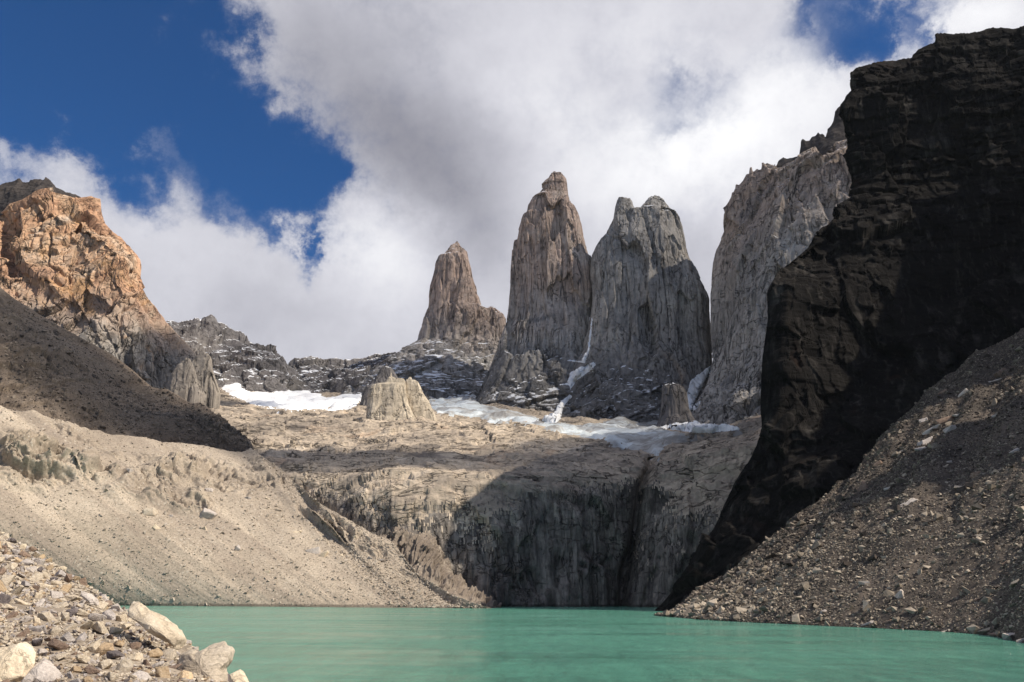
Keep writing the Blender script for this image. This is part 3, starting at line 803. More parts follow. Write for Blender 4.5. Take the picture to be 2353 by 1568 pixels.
# ------------------------------------------------------------------ orange mountain on the left
def make_orange():
    rows = [
        c1((-350, 1350, 1420), (0, 1350, 1420), (400, 1350, 1430), (700, 1400, 1450), (950, 1480, 1500), (1250, 1480, 1640), (1330, 1450, 1720)),
        c1((-350, 1150, 1440), (0, 1150, 1440), (350, 1150, 1440), (600, 1180, 1450), (850, 1230, 1480), (1100, 1270, 1560), (1230, 1265, 1650)),
        c1((-350, 980, 1450), (0, 980, 1450), (300, 1000, 1450), (550, 1020, 1460), (780, 1040, 1480), (960, 1060, 1530), (1075, 1085, 1600)),
        c1((-350, 830, 1470), (0, 830, 1480), (90, 820, 1500), (300, 830, 1455), (550, 830, 1465), (750, 830, 1490), (905, 830, 1580)),
        c1((-350, 680, 1490), (0, 680, 1500), (60, 680, 1530), (150, 680, 1480), (330, 680, 1470), (550, 680, 1480), (760, 680, 1500), (895, 690, 1590)),
        c1((-350, 560, 1510), (0, 560, 1520), (40, 560, 1550), (110, 560, 1500), (330, 560, 1500), (500, 560, 1500), (680, 570, 1510), (800, 572, 1590)),
        c1((-350, 450, 1530), (0, 440, 1540), (40, 440, 1560), (110, 430, 1520), (300, 440, 1520), (420, 440, 1520), (560, 440, 1530), (664, 440, 1595)),
        c1((-350, 380, 1560), (0, 390, 1570), (60, 330, 1560), (140, 300, 1550), (240, 240, 1550), (290, 228, 1550), (335, 222, 1560), (342, 252, 1560), (450, 275, 1570), (500, 290, 1580), (545, 286, 1585), (575, 281, 1590), (600, 290, 1592), (634, 297, 1598)),
    ]
    P = loft(px_rows(rows), 460, 460)
    N = normals(P)
    e = np.clip((459 - np.arange(460)) / 30, .15, 1)[None, :] * np.clip((459 - np.arange(460)) / 30, .1, 1)[:, None]
    Q = P.copy(); Q[..., 2] *= .35
    D = fbm(P / 240, 3) * 34 + facet(P, (190, 190, 300), .24, .12) + facet(P, (70, 70, 120), .19, .10, seed=1) + facet(P, (24, 24, 40), .17, .10, seed=2) + fbm(P / 12, 4, .6) * 1.2 - 8 * joints(P, (.012, .012, .005), .04) - 3 * joints(P, (.03, .03, .014), .04)
    return P + N * (D * e)[..., None]


orange = closed_sheet('peak', make_orange(), MAT['orange_wall'], 380, zb=200)
tag(orange, 'sunlit orange granite peak with a black summit, at the left edge', 'mountain', kind='thing')
capl = [c1((-350, 420, 1560), (0, 410, 1565), (60, 350, 1565), (140, 320, 1565), (240, 262, 1565), (335, 250, 1568), (345, 275, 1575), (450, 300, 1580), (510, 300, 1590)),
        c1((-350, 300, 1590), (0, 300, 1590), (60, 270, 1590), (140, 250, 1595), (240, 215, 1595), (335, 215, 1600), (350, 240, 1605), (450, 270, 1605), (510, 290, 1605)),
        c1((-350, 230, 1620), (0, 216, 1625), (25, 203, 1625), (60, 197, 1625), (95, 186, 1625), (122, 171, 1625), (150, 196, 1625), (190, 196, 1625), (197, 184, 1625), (235, 182, 1625), (260, 176, 1625), (285, 180, 1625), (290, 164, 1625), (300, 172, 1625), (330, 205, 1625), (350, 223, 1625), (400, 238, 1625), (440, 254, 1622), (470, 270, 1620), (495, 286, 1618), (512, 292, 1618))]
P = loft(px_rows(capl), 240, 90)
P = P + normals(P) * (fbm(P / 40, 5, .6) * 10)[..., None]
o = closed_sheet('dark_summit', P, MAT['dark_cap'], 160, parent=orange); o['label'] = 'black slate summit with snow in its ledges'


# ------------------------------------------------------------------ dark ridges that close the valley
def ridge(name, rows, label, nu=360, nv=170, amp=(26, 16, 6), thick=350, mat='ridge', cat='ridge', zb=150):
    rw = px_rows(rows); rw = [sink(rw[0], -20, -140)] + rw
    P = loft(rw, nu, nv)
    N = normals(P)
    e = np.clip((nv - 1 - np.arange(nv)) / 12, .15, 1)[:, None]
    D = fbm(P / 200, 4) * amp[0] + facet(P, (90, 90, 120), .2, .10) + facet(P, (34, 34, 50), .22, .12, seed=1) + fbm(P / 16, 4, .6) * amp[2] * .6
    P = P + N * (D * e)[..., None]
    P[-1, :, 2] += fbm(P[-1] / 14, 3, .6) * 6
    return tag(closed_sheet(name, P, MAT[mat], thick, zb=zb), label, cat, kind='thing')


ridge('ridge', [
    c1((1000, 1560, 1800), (1300, 1560, 1850), (1500, 1560, 1880), (1700, 1560, 1900), (1830, 1560, 1930), (1900, 1560, 2000)),
    c1((1000, 1400, 1900), (1300, 1400, 1950), (1450, 1400, 1960), (1600, 1420, 1960), (1780, 1430, 1980), (1880, 1470, 2060)),
    c1((1050, 1250, 2020), (1250, 1260, 2050), (1450, 1250, 2060), (1600, 1260, 2060), (1740, 1290, 2070), (1850, 1380, 2120)),
    c1((1040, 1075, 2130), (1078, 1067, 2130), (1130, 1075, 2140), (1220, 1068, 2140), (1235, 1056, 2140), (1252, 1050, 2140), (1262, 1062, 2140), (1275, 1066, 2140), (1283, 1050, 2140), (1302, 1043, 2140), (1320, 1034, 2140), (1335, 1030, 2140), (1355, 1040, 2140), (1368, 1058, 2140), (1375, 1082, 2140), (1400, 1088, 2140), (1440, 1110, 2140), (1480, 1128, 2140), (1540, 1142, 2140), (1553, 1160, 2140), (1560, 1156, 2140), (1570, 1190, 2140), (1605, 1216, 2140), (1640, 1238, 2140), (1690, 1243, 2140), (1705, 1238, 2140), (1760, 1268, 2140), (1800, 1302, 2140), (1822, 1345, 2150)),
], 'dark grey snow-streaked ridge between the orange peak and the notch')
ridge('ridge', [
    c1((1790, 1600, 1980), (1900, 1600, 1980), (2100, 1600, 1960)) + c2((100, 1260, 1950), (300, 1260, 1930), (420, 1260, 1930)),
    c1((1800, 1480, 2060), (1900, 1490, 2050), (2050, 1500, 2030)) + c2((50, 1220, 2020), (250, 1215, 2010), (420, 1200, 2000)),
    c1((1815, 1400, 2130), (1900, 1390, 2120), (2050, 1390, 2120)) + c2((50, 1170, 2120), (250, 1150, 2110), (430, 1130, 2080)),
    c1((1822, 1332, 2200), (1835, 1318, 2200), (1862, 1298, 2200), (1900, 1304, 2200), (1960, 1294, 2200), (2050, 1304, 2200), (2110, 1299, 2200), (2160, 1305, 2200)) + c2((20, 1133, 2200), (30, 1128, 2200), (60, 1131, 2200), (75, 1122, 2200), (110, 1122, 2200), (130, 1121, 2200), (165, 1106, 2200), (190, 1098, 2200), (205, 1096, 2200), (235, 1107, 2200), (270, 1100, 2200), (300, 1106, 2200), (340, 1096, 2200), (400, 1075, 2200), (450, 1050, 2200)),
], 'low jagged grey ridge between the notch and the smallest tower')


# ------------------------------------------------------------------ pale rock butte and darker crag behind it, spur on the left
def crag(name, rings, mat, label, cat):
    return tower(name, rings, mat, label, cat)


bu1L = c9((1735, 690), (1745, 620), (1748, 540), (1752, 450), (1762, 400), (1790, 362), (1850, 345), (1890, 340), (1915, 300), (1930, 272), (1940, 268))
bu1R = c9((2180, 690), (2130, 600), (2090, 520), (2068, 430), (2060, 340), (2055, 304), (2000, 300), (1960, 285), (1948, 270))
bu2L = c9((2030, 640), (2050, 520), (2058, 420), (2058, 330), (2066, 306), (2085, 302)); bu2R = c9((2330, 640), (2262, 490), (2215, 420), (2190, 360), (2170, 322), (2150, 308), (2120, 303))
butte = crag('butte', [ring_tower(bu1L, bu1R, 1190, .8, 260, 300, 3, (5, 6, 2.4), seed=7, power=4.5, jd=(4, 2)), ring_tower(bu2L, bu2R, 1205, .8, 180, 220, 3, (5, 4, 1.8), seed=8, power=4, jd=(3, 1.5))], MAT['butte'],
             'sunlit pale rock butte standing on the slabs below the glacier', 'rock butte')
ckL = c9((1640, 560), (1690, 480), (1730, 380), (1800, 300), (1835, 240), (1860, 195), (1895, 182)); ckR = c9((2060, 560), (2040, 360), (2010, 300), (1980, 250), (1950, 205), (1915, 185))
crag('crag', [ring_tower(ckL, ckR, 1480, .5, 140, 200, 6, (8, 6, 3), seed=9)], MAT['ridge'], 'dark grey crag rising behind the pale butte', 'crag')
spL = c9((60, 420), (100, 270), (140, 190), (180, 160), (210, 140), (230, 138)); spR = c9((400, 480), (350, 380), (310, 300), (290, 220), (270, 160), (250, 142))
sp2L = c9((200, 420), (250, 200), (290, 130), (315, 90), (330, 78)); sp2R = c9((500, 420), (470, 300), (440, 210), (430, 110), (400, 85), (370, 78))
crag('crag', [ring_tower(spL, spR, 1340, .5, 180, 240, 14, (15, 12, 8), seed=10, power=3.5, jd=(5, 3)), ring_tower(sp2L, sp2R, 1400, .5, 180, 240, 14, (15, 12, 8), seed=11, power=4, jd=(5, 3))], MAT['spur_rock'],
     'steep-sided rock spur in front of the dark ridge, above the moraine', 'crag')


# ------------------------------------------------------------------ left moraine bank, the dark hillside behind it
def make_moraine():
    crest = c5((-2700, -800, 470), (-1500, -380, 560), (-900, -150, 620), (-400, -20, 690), (0, 35, 722), (60, 62, 727), (120, 73, 730), (180, 70, 735), (250, 94, 745), (330, 110, 752), (400, 134, 760), (450, 150, 766), (510, 164, 772), (560, 165, 776), (600, 184, 780), (700, 194, 790),
               (800, 204, 800), (900, 233, 808), (1000, 240, 816), (1100, 250, 824), (1180, 264, 830), (1280, 284, 838), (1340, 290, 842), (1392, 272, 846), (1420, 290, 842), (1480, 340, 830), (1600, 430, 805), (1700, 505, 770)) + \
        c6((250, 670, 742), (340, 725, 728), (450, 790, 718), (530, 830, 710), (600, 880, 704), (700, 915, 697), (760, 960, 689), (830, 1050, 668), (900, 1140, 648), (980, 1190, 634), (1120, 1270, 614), (1300, 1340, 599), (1420, 1372, 593))
    cw = px_rows([crest])[0]
    nu, nv = 900, 420
    C = resample(cw, nu)
    us = np.interp(project(C)[0], (-1100, -620, -290, 0, 300, 572, 763, 900, 1128), (-250, 100, 320, 545, 750, 895, 978, 1040, 1129))
    Ys = np.interp(us, (-250, 0, 330, 520, 700, 900, 1000, 1129), (640, 634, 625, 615, 606, 597, 593, 587))   # where each fall line meets the water
    A = np.stack([np.array([ray(u, 1398)[0] / ray(u, 1398)[1] for u in us]) * Ys, Ys, 0 * Ys], -1)
    t = np.linspace(0, 1, nv)[:, None, None]
    P = A * (1 - t) + C * t
    P[..., 2] -= (np.sin(np.pi * t) * 7)[..., 0]                    # hollow profile: loose scree below, steep bank above
    N = normals(P)
    fall = np.linspace(0, 1, nv)[:, None]
    span = (C[:, 2] - A[:, 2])[None, :]
    U = np.arange(nu)[None, :] / nu
    # gullies: ridged noise drawn out down the fall line
    G = np.stack([U * 20 + fbm(P / 50, 4) * 1.5, fall * 1.1 + 0 * U, 0 * fall + 0 * U + 3.3], -1)
    gl = fbm(G, 4, .55, True)
    G2 = np.stack([U * 60 + fbm(P / 25, 3) * 1.6, fall * 3.5 + 0 * U, 0 * fall + 0 * U + 7.7], -1)
    gl2 = fbm(G2, 4, .55, True)
    patch = np.clip(fbm(P / 70 + 40, 3) * 2.6 + .40, 0, 1)
    head = .50 + .16 * fbm(np.stack([U * 9 + 0 * fall, 0 * U + 0 * fall, 0 * U + 0 * fall + 4.4], -1), 4)
    band = np.clip((fall - head) / .10, 0, 1) * np.clip((.98 - fall) / .16, 0.10, 1)
    amp = band * np.clip(span / 110, .1, 1)
    D = amp * patch * ((gl - .42) * 32 + (gl2 - .4) * 5 + facet(P, (14, 14, 12), .4, .35) * .6 + facet(P, (5, 5, 5), .4, .35, seed=1) * .6) + fbm(P / 9, 4, .6) * .9 * (.25 + 1.3 * band) + fbm(P / 120, 3) * 5 * np.clip(fall * 4, 0, 1) * np.clip(span / 60, .1, 1)
    low = (1 - band) * (fbm(np.stack([U * 60 + 0 * fall, fall * .6 + 0 * U, 0 * fall + 0 * U], -1), 4) * .6)
    edge = np.clip(fall / .03, 0, 1)
    P = P + N * (np.maximum(D + low, -8) * edge)[..., None]
    P[-1, :, 2] += fbm(P[-1] / 6, 3, .6) * 1.4
    b = P[0].copy(); b[:, 2] = -3; b[:, 1] -= 4
    return np.concatenate([b[None], P])


moraine = closed_sheet('moraine', make_moraine(), MAT['moraine'], 120, zb=-3, sides=(False, False), up_back=.5)
tag(moraine, 'gullied grey moraine bank sloping down to the left shore of the lake', 'moraine', kind='structure')


def make_hill():
    rows = [
        c5((-900, 300, 700), (-300, 330, 735), (0, 330, 765), (400, 340, 810), (800, 380, 850), (1200, 420, 880), (1480, 480, 900)),
        c1((-500, 1500, 800), (0, 1560, 815), (300, 1620, 840), (600, 1690, 860), (900, 1740, 880), (1250, 1810, 895), (1600, 1880, 905)),
        c1((-500, 1150, 880), (0, 1220, 890), (250, 1330, 900), (500, 1420, 915), (750, 1520, 930), (950, 1600, 940), (1200, 1690, 940), (1560, 1850, 918)),
        c1((-500, 600, 960), (-200, 735, 980), (0, 850, 990), (50, 893, 995), (100, 928, 1000), (250, 1028, 1010), (400, 1113, 1020), (560, 1198, 1030), (640, 1240, 1035), (700, 1274, 1040), (780, 1330, 1045), (850, 1388, 1050), (900, 1438, 1050), (960, 1488, 1050), (1040, 1508, 1045)) +
        c9((60, 385, 1040), (150, 430, 1030), (240, 490, 1020), (290, 500, 1015), (340, 487, 1010), (400, 530, 1000), (450, 575, 990), (520, 640, 970), (600, 720, 950), (680, 790, 930), (740, 840, 915), (770, 880, 905)),
    ]
    P = loft(px_rows(rows), 560, 320)
    N = normals(P)
    e = np.clip((319 - np.arange(320)) / 20, .12, 1)[:, None]
    dg = np.stack([P[..., 0] * .55 + P[..., 2] * .8, P[..., 1] * .3, P[..., 2] * .15], -1)
    D = fbm(P / 150, 4) * 18 + (fbm(dg / 26, 4, .5, True) - .4) * 3.5 + fbm(P / 12, 5, .65) * 1.6 + (facet(P, (45, 45, 30), .4, .25) + facet(P, (15, 15, 11), .4, .25, seed=1)) * .55 * np.clip(fbm(P / 130 + 9, 3) * 3 + .6, 0.2, 1.6)
    return P + N * (D * e)[..., None]


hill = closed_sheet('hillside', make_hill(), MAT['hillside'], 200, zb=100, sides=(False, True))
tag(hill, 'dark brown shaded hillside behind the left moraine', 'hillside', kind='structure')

# furrowed fan of rubble between the end of the moraine and the wall
def make_fan():
    top = c6((690, 905), (735, 888), (800, 875), (850, 872), (930, 900), (975, 875), (1005, 872), (1040, 930), (1060, 980), (1080, 1040), (1110, 1110), (1160, 1180), (1230, 1250), (1300, 1305), (1440, 1375))
    A = []
    for u, v in top:
        h = hit(u, v, headwall); A.append(np.array(h[0]) if h else W(u, v, 690))
    bot = px_rows([c6((660, 905, 704), (700, 918, 700), (760, 965, 691), (830, 1055, 670), (900, 1145, 650), (980, 1195, 637), (1120, 1275, 617), (1300, 1345, 602), (1440, 1385, 597))])[0]
    A, B = resample(np.array(A), 300), resample(bot, 300)
    B = B + np.array((0, 0, -4.0)); A = A + np.array((0, 6, 2.0))
    t = np.linspace(0, 1, 120)[:, None, None]
    P = B * (1 - t) + A * t
    P[..., 2] += (np.sin(np.pi * t) * 5)[..., 0]
    N = normals(P); N *= np.sign(N[..., 2].mean())
    U = np.arange(300)[None, :] / 300; T = t[..., 0]
    gl = fbm(np.stack([U * 16 + fbm(P / 30, 3) * .7, T * 1.2 + 0 * U, 0 * U + 0 * T + 6.1], -1), 4, .55, True)
    D = facet(P, (9, 9, 9), .35, .3) * .6 + (gl - .4) * 9 * np.sin(np.pi * np.clip(T * .9 + .08, 0, 1)) + fbm(P / 7, 4, .6) * 1.0
    return P + N * D[..., None]


PF = make_fan()
tag(mesh_np('rubble_fan', PF, grid_faces(*PF.shape[:2]), MAT['fan']), 'furrowed brown rubble fan against the foot of the rock wall', 'rubble fan', kind='structure')


# ------------------------------------------------------------------ dark cliff on the right, and its scree
scree_top = [(1490, 1424, 372), (1548, 1417, 378), (1659, 1323, 408), (1754, 1252, 415), (1848, 1177, 420), (1924, 1120, 432), (1990, 1063, 446), (2037, 1002, 458), (2169, 855, 475), (2309, 787, 482), (2353, 751, 486), (2520, 640, 500)]


def make_cliff():
    rows = [
        [(1500, 1409, 520), (1560, 1400, 490), (1659, 1350, 455), (1754, 1290, 448), (1848, 1220, 448), (1990, 1100, 470), (2169, 900, 500), (2353, 800, 510), (2560, 680, 520)],
        [(1535, 1375, 522), (1588, 1330, 508), (1680, 1270, 480), (1780, 1190, 468), (1880, 1110, 468), (2000, 1010, 488), (2169, 850, 506), (2353, 745, 512), (2560, 630, 520)],
        [(1588, 1292, 520), (1652, 1230, 500), (1740, 1160, 486), (1840, 1080, 486), (1960, 970, 500), (2100, 850, 512), (2353, 690, 520), (2560, 570, 525)],
        [(1631, 1229, 520), (1652, 1179, 515), (1720, 1120, 500), (1820, 1030, 500), (1960, 900, 512), (2120, 780, 520), (2353, 640, 524), (2560, 520, 530)],
        [(1680, 1123, 518), (1722, 1060, 510), (1800, 980, 505), (1900, 900, 512), (2040, 800, 524), (2200, 700, 530), (2353, 600, 530), (2560, 460, 535)],
        [(1746, 1000, 514), (1790, 940, 508), (1880, 860, 514), (2000, 790, 526), (2200, 660, 536), (2353, 560, 536), (2560, 400, 540)],
        [(1747, 930, 516), (1800, 860, 512), (1900, 790, 520), (2030, 720, 530), (2200, 620, 540), (2353, 520, 540), (2560, 350, 545)],
        [(1752, 830, 522), (1800, 780, 518), (1900, 720, 526), (2030, 660, 536), (2200, 570, 544), (2353, 480, 544), (2560, 300, 548)],
        [(1764, 735, 530), (1810, 690, 526), (1900, 650, 534), (2030, 600, 542), (2200, 520, 548), (2353, 430, 546), (2560, 250, 550)],
        [(1768, 662, 540), (1782, 638, 540), (1840, 620, 542), (1920, 580, 552), (2050, 520, 556), (2200, 450, 556), (2353, 380, 550), (2560, 200, 553)],
        [(1830, 592, 556), (1868, 546, 564), (1920, 520, 572), (1975, 490, 576), (2060, 450, 574), (2200, 390, 566), (2353, 320, 554), (2560, 150, 556)],
        [(1945, 488, 588), (1961, 466, 592), (1966, 440, 592), (1990, 430, 586), (2060, 400, 580), (2200, 340, 570), (2353, 270, 556), (2560, 120, 558)],
        [(1962, 415, 594), (1955, 375, 594), (1970, 370, 590), (2060, 350, 582), (2200, 290, 572), (2353, 220, 558), (2560, 90, 560)],
        [(1950, 335, 594), (1944, 303, 594), (1960, 300, 590), (2060, 290, 584), (2200, 240, 574), (2353, 180, 560), (2560, 70, 562)],
        [(1936, 277, 592), (1937, 257, 592), (1960, 250, 590), (2060, 245, 586), (2200, 200, 576), (2353, 150, 562), (2560, 50, 563)],
        [(1950, 240, 596), (1960, 223, 596), (1980, 215, 594), (2060, 210, 590), (2200, 165, 580), (2353, 120, 564), (2560, 40, 565)],
        [(1957, 208, 598), (1952, 190, 598), (1970, 180, 596), (2060, 172, 594), (2200, 130, 586), (2353, 90, 570), (2560, 30, 570)],
        [(1953, 169, 600), (1968, 157, 600), (1986, 152, 600), (2010, 145, 604), (2032, 139, 606), (2060, 139, 606), (2094, 134, 604), (2098, 125, 604), (2121, 107, 602), (2147, 96, 600), (2148, 77, 600), (2166, 75, 600), (2200, 75, 598), (2238, 74, 596), (2270, 64, 594), (2300, 61, 590), (2330, 64, 586), (2353, 62, 582), (2450, 50, 580), (2560, 20, 580)],
    ]
    P = loft(px_rows(rows), 620, 640)
    N = normals(P)
    e = np.clip(np.arange(620) / 25, .2, 1)[None, :] * np.clip((639 - np.arange(640)) / 25, .15, 1)[:, None]
    Q = P.copy(); Q[..., 2] *= .35
    lay = P.copy(); lay[..., 2] += P[..., 0] * .22; lay[..., :2] *= .12
    lv = fbm(lay / 9, 4, .55)                                       # bedding ledges
    hz = np.clip((P[..., 2] - 190) / 120, .25, 1)
    D = fbm(P / 130, 3) * 8 + facet(P, (60, 60, 80), .11, .06) + facet(P, (22, 22, 30), .10, .07, seed=1) + facet(P, (60, 60, 7), .12, .32, seed=3) * hz + facet(P, (9, 9, 12), .14, .10, seed=2) + fbm(P / 5, 4, .6) * .6
    P = P + N * (D * e)[..., None]
    P[-1, :, 2] += fbm(P[-1] / 5, 3, .6) * 2.0
    return P


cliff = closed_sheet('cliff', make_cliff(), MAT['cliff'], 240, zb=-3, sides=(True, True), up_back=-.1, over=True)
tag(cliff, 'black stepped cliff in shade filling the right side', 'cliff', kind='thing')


def make_scree():
    shore = water_row([(1490, 1414)] + c8((165, 1252), (280, 1264), (420, 1272), (620, 1282), (800, 1290), (940, 1297), (1080, 1303), (1300, 1314), (1500, 1325), (1640, 1335), (1720, 1345), (1790, 1360), (1868, 1378), (2000, 1410), (2300, 1500), (2700, 1640)))
    top = px_rows([scree_top + [(2900, 480, 480), (3600, 300, 420)]])[0]
    nu, nv = 700, 520
    A, C = resample(shore, nu), resample(top, nu)
    t = np.linspace(0, 1, nv)[:, None, None]
    P = A * (1 - t) + C * t
    P[..., 2] -= (np.sin(np.pi * t) * 9)[..., 0] * np.linspace(.1, 1, nu)[None, :]
    N = normals(P)
    U = np.linspace(0, 1, nu)[None, :]; T = np.linspace(0, 1, nv)[:, None]
    w = np.clip(T / .02, 0, 1) * np.clip(U / .08, .1, 1)
    rid = fbm(np.stack([U * 17 + fbm(P / 70, 3) * .7, T * 1.3 + 0 * U, 0 * U + 0 * T + 2.2], -1), 4, .5)
    D = rid * 7 * np.clip(T * 3, .2, 1) + fbm(P / 18, 4) * 1.8 + fbm(P / 3.5, 3, .6) * .5
    P = P + N * (D * w)[..., None]
    b = P[0].copy(); b[:, 2] = -3; b[:, 0] -= 3
    return np.concatenate([b[None], P])


PS = make_scree()
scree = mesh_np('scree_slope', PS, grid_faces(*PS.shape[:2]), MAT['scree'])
tag(scree, 'dark scree slope running down from the cliff into the lake', 'scree', kind='structure')


# unseen spur added off the right edge, crest shaped to shade the scree
def make_shade_spur():
    crest = np.array([(450, 520, 460), (435, 470, 400), (425, 420, 352), (422, 372, 330), (424, 338, 245), (424, 308, 240), (422, 282, 330), (420, 240, 348), (425, 205, 322), (440, 180, 200), (480, 150, 150), (560, 120, 120)], float)
    C = resample(crest, 200)
    rows = []
    for t in np.linspace(-1, 1, 90):
        q = C.copy(); d = abs(t)
        q[:, 0] += t * 120; q[:, 1] += t * 40; q[:, 2] = C[:, 2] * (1 - d ** .9) - 6 * d
        rows.append(q)
    P = np.array(rows)
    N = normals(P); N *= np.sign(N[..., 2].mean())
    return P + N * (fbm(P / 60, 4) * 18 + (fbm(P / 22, 5, .55, True) - .4) * 16)[..., None]


PSP = make_shade_spur()
tag(mesh_np('spur', PSP, grid_faces(*PSP.shape[:2]), MAT['cliff']), 'unseen dark rock spur added to shade the upper scree', 'spur', kind='structure')


# ------------------------------------------------------------------ near bank, lower left
def make_bank():
    crest = c5((-700, 430, 70), (-300, 610, 56), (0, 735, 46), (60, 772, 43), (130, 812, 40), (200, 852, 37), (250, 892, 35), (330, 935, 32), (400, 990, 30), (450, 1012, 28.5), (540, 1072, 26.5), (640, 1135, 24.5), (720, 1185, 22.5),
               (800, 1240, 21), (900, 1310, 19), (1000, 1390, 17), (1100, 1470, 15.6), (1220, 1560, 14), (1380, 1600, 12.6), (1650, 1720, 10), (1900, 1900, 8))
    base = [(-1200, 1750, 7), (-500, 1760, 6.5), (0, 1770, 6.2), (300, 1780, 6.1), (560, 1790, 6.0), (800, 1800, 5.9), (1000, 1900, 5)]
    A, C = resample(px_rows([base])[0], 260), resample(px_rows([crest])[0], 260)
    t = np.linspace(0, 1, 260)[:, None, None]
    P = A * (1 - t) + C * t
    N = normals(P)
    D = fbm(P / 5, 4) * .35 * np.clip(np.linspace(1, 0, 260) * 4, .15, 1)[:, None] + fbm(P / .6, 3) * .06
    P = P + N * D[..., None]
    # beyond its edge the bank falls away to the water
    rows = []
    for k in (1, 2, 3, 4):
        q = P[-1].copy(); q[:, 0] += 1.6 * k; q[:, 1] += 2.2 * k; q[:, 2] = q[:, 2] * (1 - k / 4) - 1.5 * (k / 4) ** 2
        rows.append(q)
    return np.concatenate([P, np.array(rows)])


PB = make_bank()
bank = mesh_np('bank', PB, grid_faces(*PB.shape[:2]), MAT['bank_soil'])
tag(bank, 'steep stony bank in the lower left corner', 'bank', kind='structure')


# ------------------------------------------------------------------ glacier and snow
def poly_dist(U, V, poly):
    """signed distance in pixels, positive inside"""
    A = np.array([p[:2] for p in poly], float); B = np.roll(A, -1, 0)
    best = np.full(U.shape, 1e9); ins = np.zeros(U.shape, bool)
    for (ax, ay), (bx, by) in zip(A, B):
        dx, dy = bx - ax, by - ay
        t = np.clip(((U - ax) * dx + (V - ay) * dy) / (dx * dx + dy * dy + 1e-9), 0, 1)
        best = np.minimum(best, np.hypot(U - ax - t * dx, V - ay - t * dy))
        c = ((ay > V) != (by > V)) & (U < (bx - ax) * (V - ay) / (by - ay + 1e-12) + ax)
        ins ^= c
    return np.where(ins, best, -best)


def drape(name, poly, on, mat, thick, rough=0.0, step=2.5, fade=5.0, parent=None, maxjump=150, wob=2.0):
    """snow or ice lying on the ground that the outline covers; it thins out and goes under the rock at its edge"""
    A = np.array([p[:2] for p in poly]); pad = 6
    us = np.arange(A[:, 0].min() - pad, A[:, 0].max() + pad, step); vv = np.arange(A[:, 1].max() + pad, A[:, 1].min() - pad, -step)
    U, V = np.meshgrid(us, vv)
    D = poly_dist(U, V, poly) + fbm(np.stack([U / 14, V / 7, 0 * U], -1), 4, .6) * wob * 2
    nv, nu = U.shape
    P = np.zeros((nv, nu, 3)); ok = np.zeros((nv, nu), bool)
    for j in range(nv):
        for i in range(nu):
            if D[j, i] > -5:
                h = hit(U[j, i], V[j, i], *on)
                if h is not None:
                    d = ray(U[j, i], V[j, i]); d = d / np.linalg.norm(d)
                    n = np.array(h[1]); n = n if n @ d < 0 else -n
                    lift = thick * np.clip(D[j, i] / fade, -1, 1)
                    P[j, i] = np.array(h[0]) + n * lift * .6 + np.array((0, 0, lift * .4)); ok[j, i] = True
    if rough:
        Q = P * np.array((.5, 1, 1))
        P[..., 2] += (fbm(Q / 18, 5, .6, True) - .4) * rough * np.clip(D / 8, 0, 1)
    f = grid_faces(nv, nu)
    Vf = P.reshape(-1, 3); k = ok.ravel()[f].all(1)
    f = f[k]
    e = np.linalg.norm(Vf[f] - Vf[np.roll(f, 1, 1)], axis=2).max(1)
    f = f[e < maxjump]
    used = np.unique(f); mp = np.full(len(Vf), -1); mp[used] = np.arange(len(used))
    o = mesh_np(name, Vf[used], mp[f], mat, parent)
    bm = bmesh.new(); bm.from_mesh(o.data); bm.faces.ensure_lookup_table()
    left, best = set(bm.faces), []                                 # keep the one connected patch
    while left:
        st = [left.pop()]; isl = []
        while st:
            q = st.pop(); isl.append(q)
            for e in q.edges:
                for r in e.link_faces:
                    if r in left: left.discard(r); st.append(r)
        if len(isl) > len(best): best = isl
    kb = set(best)
    bmesh.ops.delete(bm, geom=[q for q in bm.faces if q not in kb], context='FACES')
    bm.to_mesh(o.data); bm.free()
    return o


def lay(name, poly, box, on, mat, thick, rough, step=5.0, fade=6.0, wob=3.0):
    """ice or snow spread over the basin floor inside the outline, thinning to nothing at its edge"""
    xs, ys = np.arange(box[0], box[1], step), np.arange(box[2], box[3], step)
    X, Y = np.meshgrid(xs, ys)
    nv, nu = X.shape
    Z = np.zeros(X.shape)
    for j in range(nv):
        for i in range(nu):
            h = drop(X[j, i], Y[j, i], *on)
            Z[j, i] = h[0].z if h else -50
    P = np.stack([X, Y, Z], -1)
    U, V, _ = project(P.reshape(-1, 3)); U = U.reshape(X.shape); V = V.reshape(X.shape)
    D = poly_dist(U, V, poly) + fbm(P[..., :3] / 40, 4, .6) * wob * 2
    k = np.clip(D / fade, -1, 1)
    P[..., 2] += thick * k + (fbm(P / 26, 5, .6, True) - .45) * rough * np.clip(D / 6, 0, 1)
    f = grid_faces(nv, nu); f = f[(D.ravel()[f] > -3).any(1) & (Z.ravel()[f] > 0).all(1)]
    used = np.unique(f); mp = np.full(nv * nu, -1); mp[used] = np.arange(len(used))
    return mesh_np(name, P.reshape(-1, 3)[used], mp[f], mat)


